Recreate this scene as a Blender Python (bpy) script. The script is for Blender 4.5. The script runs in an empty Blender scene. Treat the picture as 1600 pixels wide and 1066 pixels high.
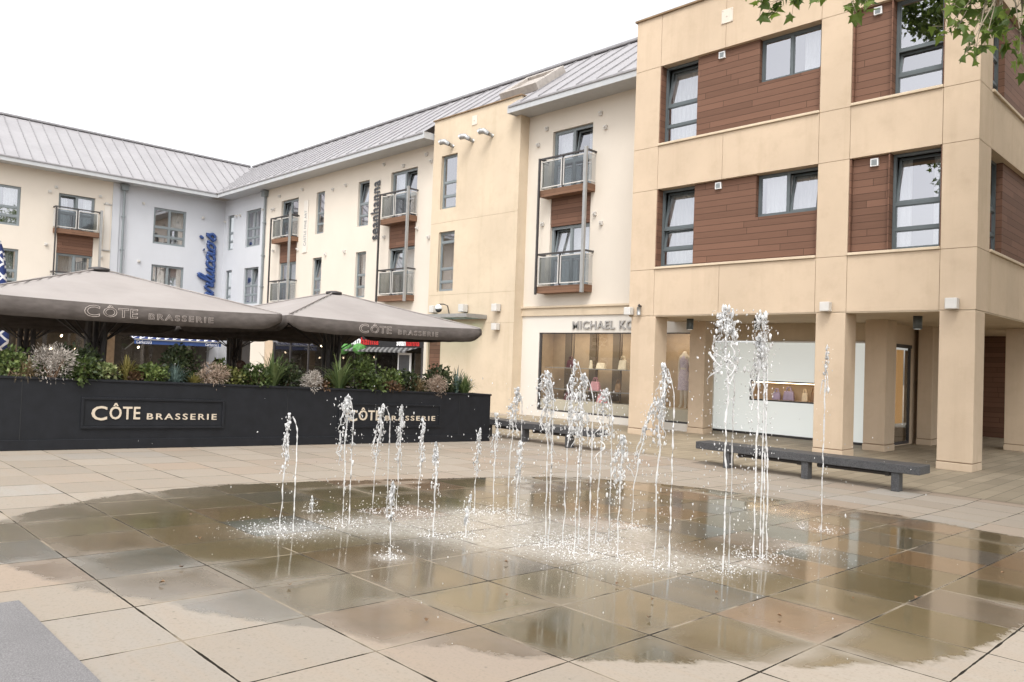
import bpy, bmesh, math, random
from mathutils import Vector, Matrix, noise
PI = math.pi
R = math.radians
rnd = random.Random(7)

# ------------------------------------------------------------------ camera, sky, sun, exposure
sc = bpy.context.scene
col = sc.collection
cam_d = bpy.data.cameras.new("camera")
cam_d.sensor_width = 36.0
cam_d.lens = 36.0 * 1203.0 / 1600.0
cam_d.clip_start = 0.05
cam_d.clip_end = 2000.0
cam = bpy.data.objects.new("camera", cam_d)
col.objects.link(cam)
pitch, roll, yaw = R(1.45), R(2.04), R(-45.33)
fwd = Vector((math.sin(yaw) * math.cos(pitch), math.cos(yaw) * math.cos(pitch), math.sin(pitch)))
r0 = Vector((math.cos(yaw), -math.sin(yaw), 0.0))
u0_ = r0.cross(fwd)
cr = r0 * math.cos(roll) + u0_ * math.sin(roll)
cu = u0_ * math.cos(roll) - r0 * math.sin(roll)
m3 = Matrix((cr, cu, -fwd)).transposed()
cam.matrix_world = Matrix.Translation((0, 0, 1.7)) @ m3.to_4x4()
sc.camera = cam

SUN_EL, SUN_AZ = R(54), math.atan2(0.62, -0.8)
world = bpy.data.worlds.new("World")
sc.world = world
world.use_nodes = True
wt = world.node_tree
bg = wt.nodes["Background"]
sky = wt.nodes.new("ShaderNodeTexSky")
sky.sky_type = 'NISHITA'
sky.sun_disc = False
sky.sun_elevation = SUN_EL
sky.sun_rotation = SUN_AZ
sky.air_density = 1.0
sky.dust_density = 3.0
hs = wt.nodes.new("ShaderNodeHueSaturation")
hs.inputs["Saturation"].default_value = 0.10
hs.inputs["Value"].default_value = 1.0
wt.links.new(sky.outputs[0], hs.inputs["Color"])
wt.links.new(hs.outputs[0], bg.inputs["Color"])
bg.inputs["Strength"].default_value = 0.15

sun_d = bpy.data.lights.new("sun", 'SUN')
sun_d.energy = 0.7
sun_d.angle = R(24)
sun_d.color = (1.0, 0.95, 0.88)
sun = bpy.data.objects.new("sun", sun_d)
col.objects.link(sun)
sd = Vector((math.sin(SUN_AZ) * math.cos(SUN_EL), math.cos(SUN_AZ) * math.cos(SUN_EL), math.sin(SUN_EL)))
sun.rotation_euler = (-sd).to_track_quat('-Z', 'Y').to_euler()
sun.location = sd * 60

sc.view_settings.view_transform = 'Standard'
sc.view_settings.look = 'None'
sc.view_settings.gamma = 1.0
sc.view_settings.exposure = 1.30
sc.cycles.max_bounces = 8
sc.cycles.transparent_max_bounces = 16
sc.cycles.caustics_reflective = False
sc.cycles.caustics_refractive = False
sc.cycles.use_denoising = True

SLOPE, YFLAT = 0.033, 11.5
def gz(y):
    """height of the plaza: it falls gently towards the buildings"""
    return max(0.0, SLOPE * (YFLAT - y))

# ------------------------------------------------------------------ materials
MATS = {}
class N:
    def __init__(s, name):
        s.m = bpy.data.materials.new(name)
        s.m.use_nodes = True
        s.t = s.m.node_tree
        s.b = s.t.nodes["Principled BSDF"]
        s.out = s.t.nodes["Material Output"]
        MATS[name] = s.m
    def n(s, typ, **kw):
        x = s.t.nodes.new(typ)
        for k, v in kw.items():
            if k.startswith('i_'):
                x.inputs[k[2:].replace('_', ' ')].default_value = v
            else:
                setattr(x, k, v)
        return x
    def l(s, a, b):
        s.t.links.new(a, b)
    def val(s, x):
        return x
    def math(s, op, a, b=None, c=None, clamp=False):
        x = s.t.nodes.new("ShaderNodeMath"); x.operation = op; x.use_clamp = clamp
        for i, v in enumerate((a, b, c)):
            if v is None: continue
            if isinstance(v, (int, float)): x.inputs[i].default_value = v
            else: s.l(v, x.inputs[i])
        return x.outputs[0]
    def mix(s, fac, a, b, blend='MIX'):
        x = s.t.nodes.new("ShaderNodeMix"); x.data_type = 'RGBA'; x.blend_type = blend
        for sock, v in ((x.inputs[0], fac), (x.inputs[6], a), (x.inputs[7], b)):
            if isinstance(v, (int, float)): sock.default_value = v
            elif isinstance(v, tuple): sock.default_value = (*v, 1.0)[:4]
            else: s.l(v, sock)
        return x.outputs[2]
    def noise(s, scale, detail=4.0, rough=0.55, vec=None, dist=0.0):
        x = s.n("ShaderNodeTexNoise")
        x.inputs["Scale"].default_value = scale
        x.inputs["Detail"].default_value = detail
        x.inputs["Roughness"].default_value = rough
        x.inputs["Distortion"].default_value = dist
        s.l(vec if vec is not None else s.pos(), x.inputs["Vector"])
        return x.outputs[0]
    def pos(s):
        if not hasattr(s, '_p'):
            s._p = s.n("ShaderNodeNewGeometry")
        return s._p.outputs["Position"]
    def island(s):
        s.pos()
        return s._p.outputs["Random Per Island"]
    def scaled(s, vec, sx, sy, sz):
        x = s.n("ShaderNodeVectorMath", operation='MULTIPLY')
        s.l(vec, x.inputs[0]); x.inputs[1].default_value = (sx, sy, sz)
        return x.outputs[0]
    def ramp(s, fac, stops):
        x = s.n("ShaderNodeValToRGB")
        e = x.color_ramp.elements
        while len(e) < len(stops): e.new(0.5)
        for i, (p, c) in enumerate(stops):
            e[i].position = p
            e[i].color = (*c, 1) if isinstance(c, tuple) else (c, c, c, 1)
        s.l(fac, x.inputs[0])
        return x.outputs[0]
    def rng(s, v, a, b, c, d):
        x = s.n("ShaderNodeMapRange"); x.clamp = True
        s.l(v, x.inputs[0])
        for i, q in enumerate((a, b, c, d)): x.inputs[i + 1].default_value = q
        return x.outputs[0]
    def bump(s, h, strength=0.3, dist=0.01):
        x = s.n("ShaderNodeBump")
        x.inputs["Strength"].default_value = strength
        x.inputs["Distance"].default_value = dist
        s.l(h, x.inputs["Height"])
        s.l(x.outputs[0], s.b.inputs["Normal"])
    def base(s, c):
        if isinstance(c, tuple): s.b.inputs["Base Color"].default_value = (*c, 1)
        else: s.l(c, s.b.inputs["Base Color"])
        return s
    def set(s, rough=0.6, metal=0.0, spec=0.5):
        if isinstance(rough, (int, float)): s.b.inputs["Roughness"].default_value = rough
        else: s.l(rough, s.b.inputs["Roughness"])
        s.b.inputs["Metallic"].default_value = metal
        s.b.inputs["Specular IOR Level"].default_value = spec
        return s

def simple(name, c, rough=0.6, metal=0.0, var=0.15, scale=6.0, spec=0.5, bump=0.0):
    s = N(name)
    nz = s.noise(scale, 5)
    lo = tuple(max(0, x * (1 - var)) for x in c); hi = tuple(min(1, x * (1 + var)) for x in c)
    s.base(s.ramp(nz, [(0.3, lo), (0.7, hi)])).set(rough, metal, spec)
    if bump: s.bump(s.noise(scale * 12, 4), bump, 0.004)
    return s.m

def wall_mat(name, c, stain, var=0.08, streak=0.25, grain=0.15):
    """mineral wall: broad mottling, vertical rain streaks, fine grain"""
    s = N(name)
    big = s.noise(0.55, 5, 0.6)
    mid = s.noise(2.6, 6, 0.65)
    st = s.noise(1.0, 5, 0.6, s.scaled(s.pos(), 3.2, 3.2, 0.28))
    c0 = s.mix(s.rng(big, 0.35, 0.68, 0, 1), tuple(x * (1 - var) for x in c), tuple(min(1, x * (1 + var)) for x in c))
    c1 = s.mix(s.math('MULTIPLY', s.rng(mid, 0.5, 0.75, 0, 1), streak * 0.8), c0, stain)
    c2 = s.mix(s.math('MULTIPLY', s.rng(st, 0.52, 0.8, 0, 1), streak), c1, stain)
    s.base(c2).set(0.9, 0, 0.25)
    s.bump(s.noise(38, 5, 0.6), grain, 0.01)
    return s.m

wall_mat('stone', (0.535, 0.422, 0.310), (0.37, 0.28, 0.19), 0.07, 0.36, 0.25)
wall_mat('tower_stone', (0.575, 0.475, 0.355), (0.43, 0.345, 0.235), 0.07, 0.42, 0.15)
wall_mat('cream_render', (0.63, 0.57, 0.495), (0.55, 0.49, 0.41), 0.03, 0.10, 0.08)
wall_mat('grey_render', (0.495, 0.508, 0.54), (0.44, 0.455, 0.485), 0.03, 0.12, 0.08)
wall_mat('white_render', (0.64, 0.60, 0.545), (0.55, 0.51, 0.46), 0.02, 0.06, 0.05)
simple('hatch', (0.36, 0.325, 0.295), 0.6)
simple('joint', (0.22, 0.15, 0.09), 0.9)
simple('soffit', (0.36, 0.36, 0.36), 0.7, var=0.05)
simple('fascia', (0.42, 0.43, 0.44), 0.45, var=0.05)
simple('frame_grey', (0.088, 0.104, 0.110), 0.42, var=0.06)
simple('frame_pale', (0.19, 0.215, 0.225), 0.42, var=0.06)
simple('steel', (0.34, 0.34, 0.335), 0.38, 0.5, var=0.1)
simple('dark_steel', (0.055, 0.05, 0.05), 0.5, 0.2)
simple('white_metal', (0.72, 0.72, 0.72), 0.4, var=0.03)
simple('lamp_white', (0.56, 0.54, 0.51), 0.4, var=0.04)
simple('black', (0.012, 0.012, 0.014), 0.6)
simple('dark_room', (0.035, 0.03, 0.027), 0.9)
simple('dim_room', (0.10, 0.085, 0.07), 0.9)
simple('net', (0.80, 0.79, 0.80), 0.9, var=0.04)
simple('blue_sign', (0.026, 0.06, 0.19), 0.35, var=0.1)
simple('anthracite', (0.0105, 0.0115, 0.0145), 0.55, var=0.2, spec=0.28)
simple('letter_cream', (0.55, 0.47, 0.37), 0.5, var=0.05)
simple('letter_white', (0.8, 0.8, 0.8), 0.5, var=0.02)
simple('letter_red', (0.45, 0.02, 0.02), 0.5, var=0.02)
simple('letter_steel', (0.40, 0.38, 0.36), 0.3, 0.6, var=0.2, scale=30)
simple('letter_dark', (0.05, 0.052, 0.058), 0.4)
simple('letter_outline', (0.40, 0.35, 0.32), 0.6)
simple('sign_grey', (0.16, 0.16, 0.17), 0.5)
simple('navy', (0.02, 0.045, 0.20), 0.7)
simple('skin', (0.62, 0.38, 0.28), 0.55, var=0.05)
simple('mannequin', (0.72, 0.64, 0.55), 0.4, var=0.03)
simple('hair', (0.06, 0.03, 0.018), 0.6)
simple('white_cloth', (0.78, 0.76, 0.76), 0.85, var=0.04)
simple('pink_cloth', (0.70, 0.36, 0.38), 0.85, var=0.05)
simple('display_beige', (0.50, 0.38, 0.26), 0.6, var=0.06)
simple('display_dark', (0.17, 0.13, 0.09), 0.6, var=0.08)
simple('plinth', (0.66, 0.60, 0.51), 0.6, var=0.04)
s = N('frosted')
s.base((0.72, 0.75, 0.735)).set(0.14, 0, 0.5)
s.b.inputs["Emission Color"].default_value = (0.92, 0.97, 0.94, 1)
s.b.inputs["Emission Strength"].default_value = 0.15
simple('bag_pink', (0.62, 0.30, 0.33), 0.4)
simple('bag_cream', (0.70, 0.60, 0.45), 0.4)
simple('bag_dark', (0.09, 0.02, 0.025), 0.4)
simple('bag_tan', (0.24, 0.14, 0.07), 0.4)
simple('bag_lilac', (0.36, 0.31, 0.46), 0.4)
simple('soil', (0.05, 0.035, 0.025), 0.95)
simple('bark', (0.20, 0.165, 0.12), 0.9, var=0.35, scale=9, bump=0.6)
simple('twig', (0.14, 0.085, 0.05), 0.85)
simple('dead_leaf', (0.15, 0.085, 0.04), 0.7, var=0.4, scale=25)
simple('green_paint', (0.06, 0.20, 0.04), 0.6, var=0.3, scale=20)

def leaf_mat(name, dark, light, trans=0.25, rough=0.45):
    s = N(name)
    s.base(s.ramp(s.island(), [(0.0, dark), (0.55, tuple((a + b) / 2 for a, b in zip(dark, light))), (1.0, light)])).set(rough, 0, 0.4)
    tr = s.n("ShaderNodeBsdfTranslucent")
    s.l(s.b.inputs["Base Color"].links[0].from_socket, tr.inputs[0])
    mx = s.n("ShaderNodeMixShader"); mx.inputs[0].default_value = trans
    s.l(s.b.outputs[0], mx.inputs[1]); s.l(tr.outputs[0], mx.inputs[2])
    s.l(mx.outputs[0], s.out.inputs[0])
    return s.m
leaf_mat('leaf_green', (0.030, 0.050, 0.015), (0.115, 0.155, 0.045))
leaf_mat('leaf_dark', (0.020, 0.033, 0.014), (0.075, 0.095, 0.040))
leaf_mat('leaf_light', (0.050, 0.085, 0.022), (0.19, 0.235, 0.075))
leaf_mat('leaf_olive', (0.05, 0.06, 0.015), (0.19, 0.19, 0.06))
leaf_mat('leaf_pale', (0.10, 0.15, 0.05), (0.36, 0.38, 0.18))
leaf_mat('leaf_red', (0.055, 0.034, 0.018), (0.15, 0.085, 0.045))
leaf_mat('leaf_silver', (0.22, 0.19, 0.16), (0.62, 0.57, 0.52), 0.1, 0.7)
leaf_mat('leaf_silver_brown', (0.20, 0.13, 0.09), (0.50, 0.41, 0.33), 0.1, 0.7)
leaf_mat('blade_green', (0.05, 0.09, 0.03), (0.20, 0.25, 0.10))
leaf_mat('blade_blue', (0.08, 0.13, 0.12), (0.22, 0.30, 0.27))
leaf_mat('blade_gold', (0.15, 0.13, 0.03), (0.38, 0.33, 0.12))
leaf_mat('blade_brown', (0.14, 0.10, 0.05), (0.34, 0.26, 0.15))
leaf_mat('tree_leaf', (0.038, 0.072, 0.012), (0.185, 0.255, 0.045), 0.45)

# timber cladding boards (horizontal)
def cladding(name, c, pitch=0.142):
    s = N(name)
    sep = s.n("ShaderNodeSeparateXYZ"); s.l(s.pos(), sep.inputs[0])
    zz = s.math('DIVIDE', sep.outputs[2], pitch)
    fr = s.math('FRACT', zz); row = s.math('FLOOR', zz)
    # butt joints staggered along each row
    along = s.math('ADD', sep.outputs[0], sep.outputs[1])
    wn = s.n("ShaderNodeTexWhiteNoise", noise_dimensions='1D'); s.l(row, wn.inputs[1])
    al = s.math('ADD', s.math('DIVIDE', along, 2.3), s.math('MULTIPLY', wn.outputs[0], 7.0))
    cell = s.math('FLOOR', al); frx = s.math('FRACT', al)
    wn2 = s.n("ShaderNodeTexWhiteNoise", noise_dimensions='2D')
    cx = s.n("ShaderNodeCombineXYZ"); s.l(row, cx.inputs[0]); s.l(cell, cx.inputs[1]); s.l(cx.outputs[0], wn2.inputs[0])
    grain = s.noise(5.0, 6, 0.65, s.scaled(s.pos(), 0.5, 0.5, 9.0), 0.6)
    tone = s.math('ADD', s.math('MULTIPLY', wn2.outputs[0], 0.55), s.math('MULTIPLY', grain, 0.6))
    colr = s.ramp(tone, [(0.1, tuple(x * 0.75 for x in c)), (0.5, c), (0.95, tuple(x * 1.25 for x in c))])
    gap = s.math('LESS_THAN', fr, 0.07)
    gapx = s.math('LESS_THAN', frx, 0.004)
    g = s.math('MAXIMUM', gap, gapx)
    s.base(s.mix(g, colr, tuple(x * 0.42 for x in c))).set(0.7, 0, 0.2)
    s.bump(s.math('SUBTRACT', 1.0, g), 0.6, 0.012)
    return s.m
cladding('timber', (0.150, 0.080, 0.054))
cladding('timber_deck', (0.17, 0.095, 0.06), 0.09)

# zinc roof
s = N('zinc')
n1 = s.noise(0.8, 5, 0.6); n2 = s.noise(5, 4, 0.6, s.scaled(s.pos(), 1, 1, 0.3))
s.base(s.mix(s.rng(n1, 0.3, 0.7, 0, 1), (0.325, 0.313, 0.322), (0.385, 0.372, 0.38)))
s.l(s.rng(n2, 0.3, 0.7, 0.42, 0.6), s.b.inputs["Roughness"])
s.b.inputs["Metallic"].default_value = 0.25
simple('zinc_seam', (0.27, 0.262, 0.27), 0.5, 0.2)

# glass: clear layer that mirrors the sky
def glass(name, tint, base_fac, rough=0.0):
    s = N(name)
    s.t.nodes.remove(s.b)
    tr = s.n("ShaderNodeBsdfTransparent"); tr.inputs[0].default_value = (*tint, 1)
    gl = s.n("ShaderNodeBsdfGlossy"); gl.inputs["Roughness"].default_value = rough
    gl.inputs[0].default_value = (0.95, 0.95, 1.0, 1)
    fr = s.n("ShaderNodeFresnel"); fr.inputs[0].default_value = 1.5
    s.pos()
    f = s.math('MULTIPLY', s.math('ADD', s.math('MULTIPLY', fr.outputs[0], 1.6), base_fac, clamp=True), s.math('SUBTRACT', 1.0, s._p.outputs['Backfacing']))
    mx = s.n("ShaderNodeMixShader"); s.l(f, mx.inputs[0]); s.l(tr.outputs[0], mx.inputs[1]); s.l(gl.outputs[0], mx.inputs[2])
    s.l(mx.outputs[0], s.out.inputs[0])
    return s.m
glass('glass', (0.80, 0.82, 0.82), 0.31)
glass('glass_shop', (0.92, 0.92, 0.90), 0.0)
glass('glass_balcony', (0.62, 0.65, 0.65), 0.0, 0.05)
glass('glass_green', (0.62, 0.78, 0.72), 0.15, 0.1)

# water: bright refracting drops
s = N('water')
s.t.nodes.remove(s.b)
gl = s.n("ShaderNodeBsdfGlass"); gl.inputs["IOR"].default_value = 1.33; gl.inputs["Roughness"].default_value = 0.02
df = s.n("ShaderNodeBsdfDiffuse"); df.inputs[0].default_value = (0.95, 0.95, 0.95, 1)
tl = s.n("ShaderNodeBsdfTranslucent"); tl.inputs[0].default_value = (0.97, 0.97, 0.97, 1)
m1 = s.n("ShaderNodeMixShader"); m1.inputs[0].default_value = 0.5
s.l(df.outputs[0], m1.inputs[1]); s.l(tl.outputs[0], m1.inputs[2])
m2 = s.n("ShaderNodeMixShader")
s.l(s.rng(s.island(), 0.0, 1.0, 0.4, 0.97), m2.inputs[0])
s.l(gl.outputs[0], m2.inputs[1]); s.l(m1.outputs[0], m2.inputs[2])
s.l(m2.outputs[0], s.out.inputs[0])
def foamy(name, lo, hi):
    s = N(name)
    s.t.nodes.remove(s.b)
    df = s.n("ShaderNodeBsdfDiffuse"); df.inputs[0].default_value = (0.9, 0.9, 0.9, 1)
    tp = s.n("ShaderNodeBsdfTransparent")
    mx = s.n("ShaderNodeMixShader")
    s.l(s.rng(s.noise(30, 5, 0.7), 0.35, 0.7, lo, hi), mx.inputs[0])
    s.l(tp.outputs[0], mx.inputs[1]); s.l(df.outputs[0], mx.inputs[2])
    s.l(mx.outputs[0], s.out.inputs[0])
foamy('foam', 0.35, 0.95)

# parasol cloth
s = N('canvas')
nz = s.noise(1.2, 5, 0.6); wv = s.noise(2.0, 3, 0.5, s.scaled(s.pos(), 3, 3, 14))
s.base(s.mix(s.rng(nz, 0.3, 0.7, 0, 1), (0.30, 0.272, 0.258), (0.355, 0.325, 0.308))).set(0.9, 0, 0.15)
s.bump(wv, 0.18, 0.02)
tl = s.n("ShaderNodeBsdfTranslucent"); tl.inputs[0].default_value = (0.10, 0.085, 0.075, 1)
mx = s.n("ShaderNodeMixShader"); mx.inputs[0].default_value = 0.05
s.l(s.b.outputs[0], mx.inputs[1]); s.l(tl.outputs[0], mx.inputs[2]); s.l(mx.outputs[0], s.out.inputs[0])
s = N('canvas_shaded')  # same parasol cloth, with the hanging face's shade put into a darker colour
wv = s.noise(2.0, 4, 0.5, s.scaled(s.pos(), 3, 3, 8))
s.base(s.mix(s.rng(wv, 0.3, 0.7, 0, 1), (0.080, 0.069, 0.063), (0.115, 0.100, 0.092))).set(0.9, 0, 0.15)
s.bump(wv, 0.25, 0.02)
# navy cloth with a white lattice
def lattice(name, scale):
    s = N(name)
    sep = s.n("ShaderNodeSeparateXYZ"); s.l(s.pos(), sep.inputs[0])
    h = s.math('ADD', sep.outputs[1], s.math('MULTIPLY', sep.outputs[0], 0.7))
    a = s.math('FRACT', s.math('MULTIPLY', s.math('ADD', h, sep.outputs[2]), scale))
    b = s.math('FRACT', s.math('MULTIPLY', s.math('SUBTRACT', h, sep.outputs[2]), scale))
    w = s.math('MAXIMUM', s.math('LESS_THAN', a, 0.2), s.math('LESS_THAN', b, 0.2))
    s.base(s.mix(w, (0.018, 0.035, 0.14), (0.7, 0.7, 0.72))).set(0.85)
lattice('lattice', 2.6)
def stripes(name, ca, cb, scale):
    s = N(name)
    sep = s.n("ShaderNodeSeparateXYZ"); s.l(s.pos(), sep.inputs[0])
    a = s.math('FRACT', s.math('MULTIPLY', s.math('ADD', sep.outputs[1], sep.outputs[0]), scale))
    s.base(s.mix(s.math('LESS_THAN', a, 0.5), ca, cb)).set(0.85)
stripes('awning_white', (0.72, 0.71, 0.70), (0.22, 0.21, 0.20), 2.2)
stripes('awning_dark', (0.035, 0.035, 0.035), (0.17, 0.17, 0.17), 3.4)
# patterned dress
s = N('dress')
vo = s.n("ShaderNodeTexVoronoi"); vo.inputs["Scale"].default_value = 45; s.l(s.pos(), vo.inputs["Vector"])
s.base(s.ramp(vo.outputs[0], [(0.2, (0.40, 0.33, 0.45)), (0.6, (0.66, 0.57, 0.64))])).set(0.8)
# granite
def granite(name, a, b, scale, rough):
    s = N(name)
    n1 = s.noise(scale, 6, 0.8); n2 = s.noise(2, 4)
    c = s.ramp(n1, [(0.38, a), (0.62, b)])
    s.base(s.mix(s.math('MULTIPLY', s.rng(n2, 0.4, 0.7, 0, 1), 0.35), c, a)).set(rough, 0, 0.5)
granite('granite', (0.105, 0.10, 0.10), (0.255, 0.245, 0.245), 160, 0.8)
granite('bench_granite', (0.024, 0.024, 0.026), (0.098, 0.098, 0.102), 70, 0.5)

# lit display and lamp glow
def emit(name, c, k):
    s = N(name)
    s.base(c).set(0.5)
    s.b.inputs["Emission Color"].default_value = (*c, 1)
    s.b.inputs["Emission Strength"].default_value = k
emit('bulb', (1.0, 0.78, 0.5), 4.0)
emit('warm_display', (0.55, 0.30, 0.11), 0.28)

# paved plaza: square slabs, open joints, and the patch wetted by the jets
s = N('paving')
sep = s.n("ShaderNodeSeparateXYZ"); s.l(s.pos(), sep.inputs[0])
X_, Y_ = sep.outputs[0], sep.outputs[1]
PX_, PY_ = 0.630, 0.657
un = s.math('DIVIDE', s.math('ADD', X_, 1.13 + PX_ * 200), PX_)
vn = s.math('DIVIDE', s.math('ADD', Y_, -1.50 + PY_ * 200), PY_)
fu, fv = s.math('FRACT', un), s.math('FRACT', vn)
iu, iv = s.math('FLOOR', un), s.math('FLOOR', vn)
cx = s.n("ShaderNodeCombineXYZ"); s.l(iu, cx.inputs[0]); s.l(iv, cx.inputs[1])
wn = s.n("ShaderNodeTexWhiteNoise", noise_dimensions='2D'); s.l(cx.outputs[0], wn.inputs[0])
wsep = s.n("ShaderNodeSeparateColor"); s.l(wn.outputs[1], wsep.inputs[0])
ra, rb, rc = wsep.outputs[0], wsep.outputs[1], wsep.outputs[2]
eu = s.math('MULTIPLY', s.math('MINIMUM', fu, s.math('SUBTRACT', 1.0, fu)), PX_)
ev = s.math('MULTIPLY', s.math('MINIMUM', fv, s.math('SUBTRACT', 1.0, fv)), PY_)
edge = s.math('MINIMUM', eu, ev)                       # metres to the nearest joint
jn = s.noise(7, 3, 0.6)
jw = s.rng(jn, 0.3, 0.7, 0.0032, 0.0080)
joint = s.math('LESS_THAN', edge, jw)
arris = s.rng(edge, 0.004, 0.016, 1.0, 0.0)
n_big = s.noise(0.7, 5, 0.6); n_mid = s.noise(4, 6, 0.65); n_fine = s.noise(60, 4, 0.6)
streak = s.noise(3.0, 5, 0.6, s.scaled(s.pos(), 0.35, 2.6, 1.0), 0.5)
dry_a = s.mix(ra, (0.272, 0.232, 0.188), (0.335, 0.290, 0.240))
dry_b = s.mix(s.math('MULTIPLY', s.rng(rb, 0.72, 0.95, 0, 1), 0.55), dry_a, (0.30, 0.222, 0.165))
dry_c = s.mix(s.math('MULTIPLY', s.rng(rc, 0.78, 0.95, 0, 1), 0.35), dry_b, (0.30, 0.30, 0.29))
dry_d = s.mix(s.math('MULTIPLY', s.rng(streak, 0.45, 0.75, 0, 1), 0.4), dry_c, (0.32, 0.25, 0.185))
dry_e = s.mix(s.math('MULTIPLY', s.rng(n_mid, 0.5, 0.8, 0, 1), 0.35), dry_d, (0.29, 0.24, 0.185))
dry = s.mix(s.math('MULTIPLY', s.rng(n_fine, 0.52, 0.72, 0, 1), 0.42), dry_e, (0.18, 0.155, 0.12))
spots = s.n("ShaderNodeTexVoronoi"); spots.inputs["Scale"].default_value = 9; s.l(s.pos(), spots.inputs["Vector"])
dry = s.mix(s.math('MULTIPLY', s.rng(spots.outputs[0], 0.05, 0.09, 1, 0), 0.6), dry, (0.16, 0.14, 0.11))
# wet outline in polar form about the fountain
WC = (-4.45, 5.2)
WET = [(-7.00,1.43),(-7.35,1.77),(-7.56,2.07),(-7.82,2.63),(-7.97,3.31),(-8.03,4.04),(-7.86,5.17),(-7.60,6.39),(-7.36,7.30),(-7.05,8.2),(-6.32,8.80),(-5.65,9.16),(-4.74,9.44),(-3.93,9.49),(-3.26,9.60),(-2.53,9.48),(-1.93,9.40),(-0.9,8.8),(-0.45,7.6),(-0.7,6.3),(-1.11,5.48),(-1.20,4.55),(-1.38,4.14),(-1.62,3.74),(-1.92,3.41),(-2.17,3.07),(-2.37,2.85),(-2.59,2.63),(-2.82,2.43),(-3.05,2.26),(-3.35,2.15),(-3.53,2.05),(-3.71,1.90),(-3.95,1.77),(-4.23,1.65),(-4.47,1.50),(-4.82,1.34),(-5.09,1.24),(-5.50,1.14),(-6.2,1.15)]
pol = sorted(((math.atan2(y - WC[1], x - WC[0]) + PI) / (2 * PI), math.hypot(x - WC[0], y - WC[1]) / 8.0) for x, y in WET)
wrap = (pol[0][1] + pol[-1][1]) / 2
fc = s.n("ShaderNodeFloatCurve")
cv = fc.mapping.curves[0]
cv.points[0].location = (0.0, wrap); cv.points[1].location = (1.0, wrap)
for a_, r_ in pol:
    if 0.004 < a_ < 0.996: cv.points.new(a_, r_)
fc.mapping.update()
dx = s.math('SUBTRACT', X_, WC[0]); dy = s.math('SUBTRACT', Y_, WC[1])
ang = s.math('DIVIDE', s.math('ADD', s.math('ARCTAN2', dy, dx), PI), 2 * PI)
s.l(ang, fc.inputs["Value"])
rad = s.math('SQRT', s.math('ADD', s.math('MULTIPLY', dx, dx), s.math('MULTIPLY', dy, dy)))
edge_n = s.noise(2.2, 6, 0.65)
inner = s.math('ADD', s.math('SUBTRACT', s.math('MULTIPLY', fc.outputs[0], 8.0), rad), s.math('ADD', s.math('MULTIPLY', s.math('SUBTRACT', edge_n, 0.5), 0.30), s.math('MULTIPLY', s.math('SUBTRACT', s.noise(13, 5, 0.7), 0.5), 0.20)))
soft = s.rng(inner, 0.0, 0.05, 0.0, 1.0)
# slabs dry first along their raised arrises near the rim
rimdry = s.math('MULTIPLY', s.math('MULTIPLY', s.rng(inner, 0.15, 1.5, 1.0, 0.0), s.rng(s.noise(0.9, 3, 0.5), 0.42, 0.62, 0.0, 1.0)), s.rng(s.math('ADD', edge, s.math('MULTIPLY', s.math('SUBTRACT', n_mid, 0.5), 0.12)), 0.01, 0.16, 0.75, 0.0))
sheen = s.math('MULTIPLY', soft, s.math('SUBTRACT', 1.0, rimdry))
# the sunny near side has dried to a thin damp film
near = s.rng(s.math('SUBTRACT', s.math('MULTIPLY', dx, -0.25), dy), 1.7, 3.4, 0.0, 1.0)
slabdry = s.math('MULTIPLY', s.rng(rb, 0.45, 0.95, 0.0, 0.40), s.rng(inner, 0.4, 2.4, 1.0, 0.0))
dampf = s.math('MAXIMUM', slabdry, s.math('MULTIPLY', near, s.rng(s.math('ADD', inner, s.math('MULTIPLY', s.math('SUBTRACT', n_mid, 0.5), 0.5)), 0.1, 1.25, 1.0, 0.0)))
wet_a = s.mix(ra, (0.088, 0.072, 0.038), (0.142, 0.113, 0.064))
wet_b = s.mix(s.math('MULTIPLY', s.rng(rb, 0.6, 0.9, 0, 1), 0.7), wet_a, (0.165, 0.092, 0.048))
wet_c = s.mix(s.math('MULTIPLY', s.rng(rc, 0.7, 0.9, 0, 1), 0.7), wet_b, (0.078, 0.086, 0.082))
wet_d = s.mix(s.math('MULTIPLY', s.rng(streak, 0.45, 0.75, 0, 1), 0.35), wet_c, (0.15, 0.105, 0.06))
wet = s.mix(s.math('MULTIPLY', s.rng(n_mid, 0.5, 0.75, 0, 1), 0.4), wet_d, (0.055, 0.048, 0.030))
damp = s.mix(0.42, dry, (0.105, 0.092, 0.072))
wet = s.mix(s.math('MULTIPLY', dampf, 0.72), wet, damp)
body = s.mix(sheen, dry, wet)
body = s.mix(s.math('MULTIPLY', arris, 0.25), body, (0.42, 0.36, 0.27))
jcol = s.mix(s.rng(s.noise(2.1, 3, 0.5), 0.50, 0.62, 0, 1), (0.025, 0.021, 0.017), (0.24, 0.20, 0.15))
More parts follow.
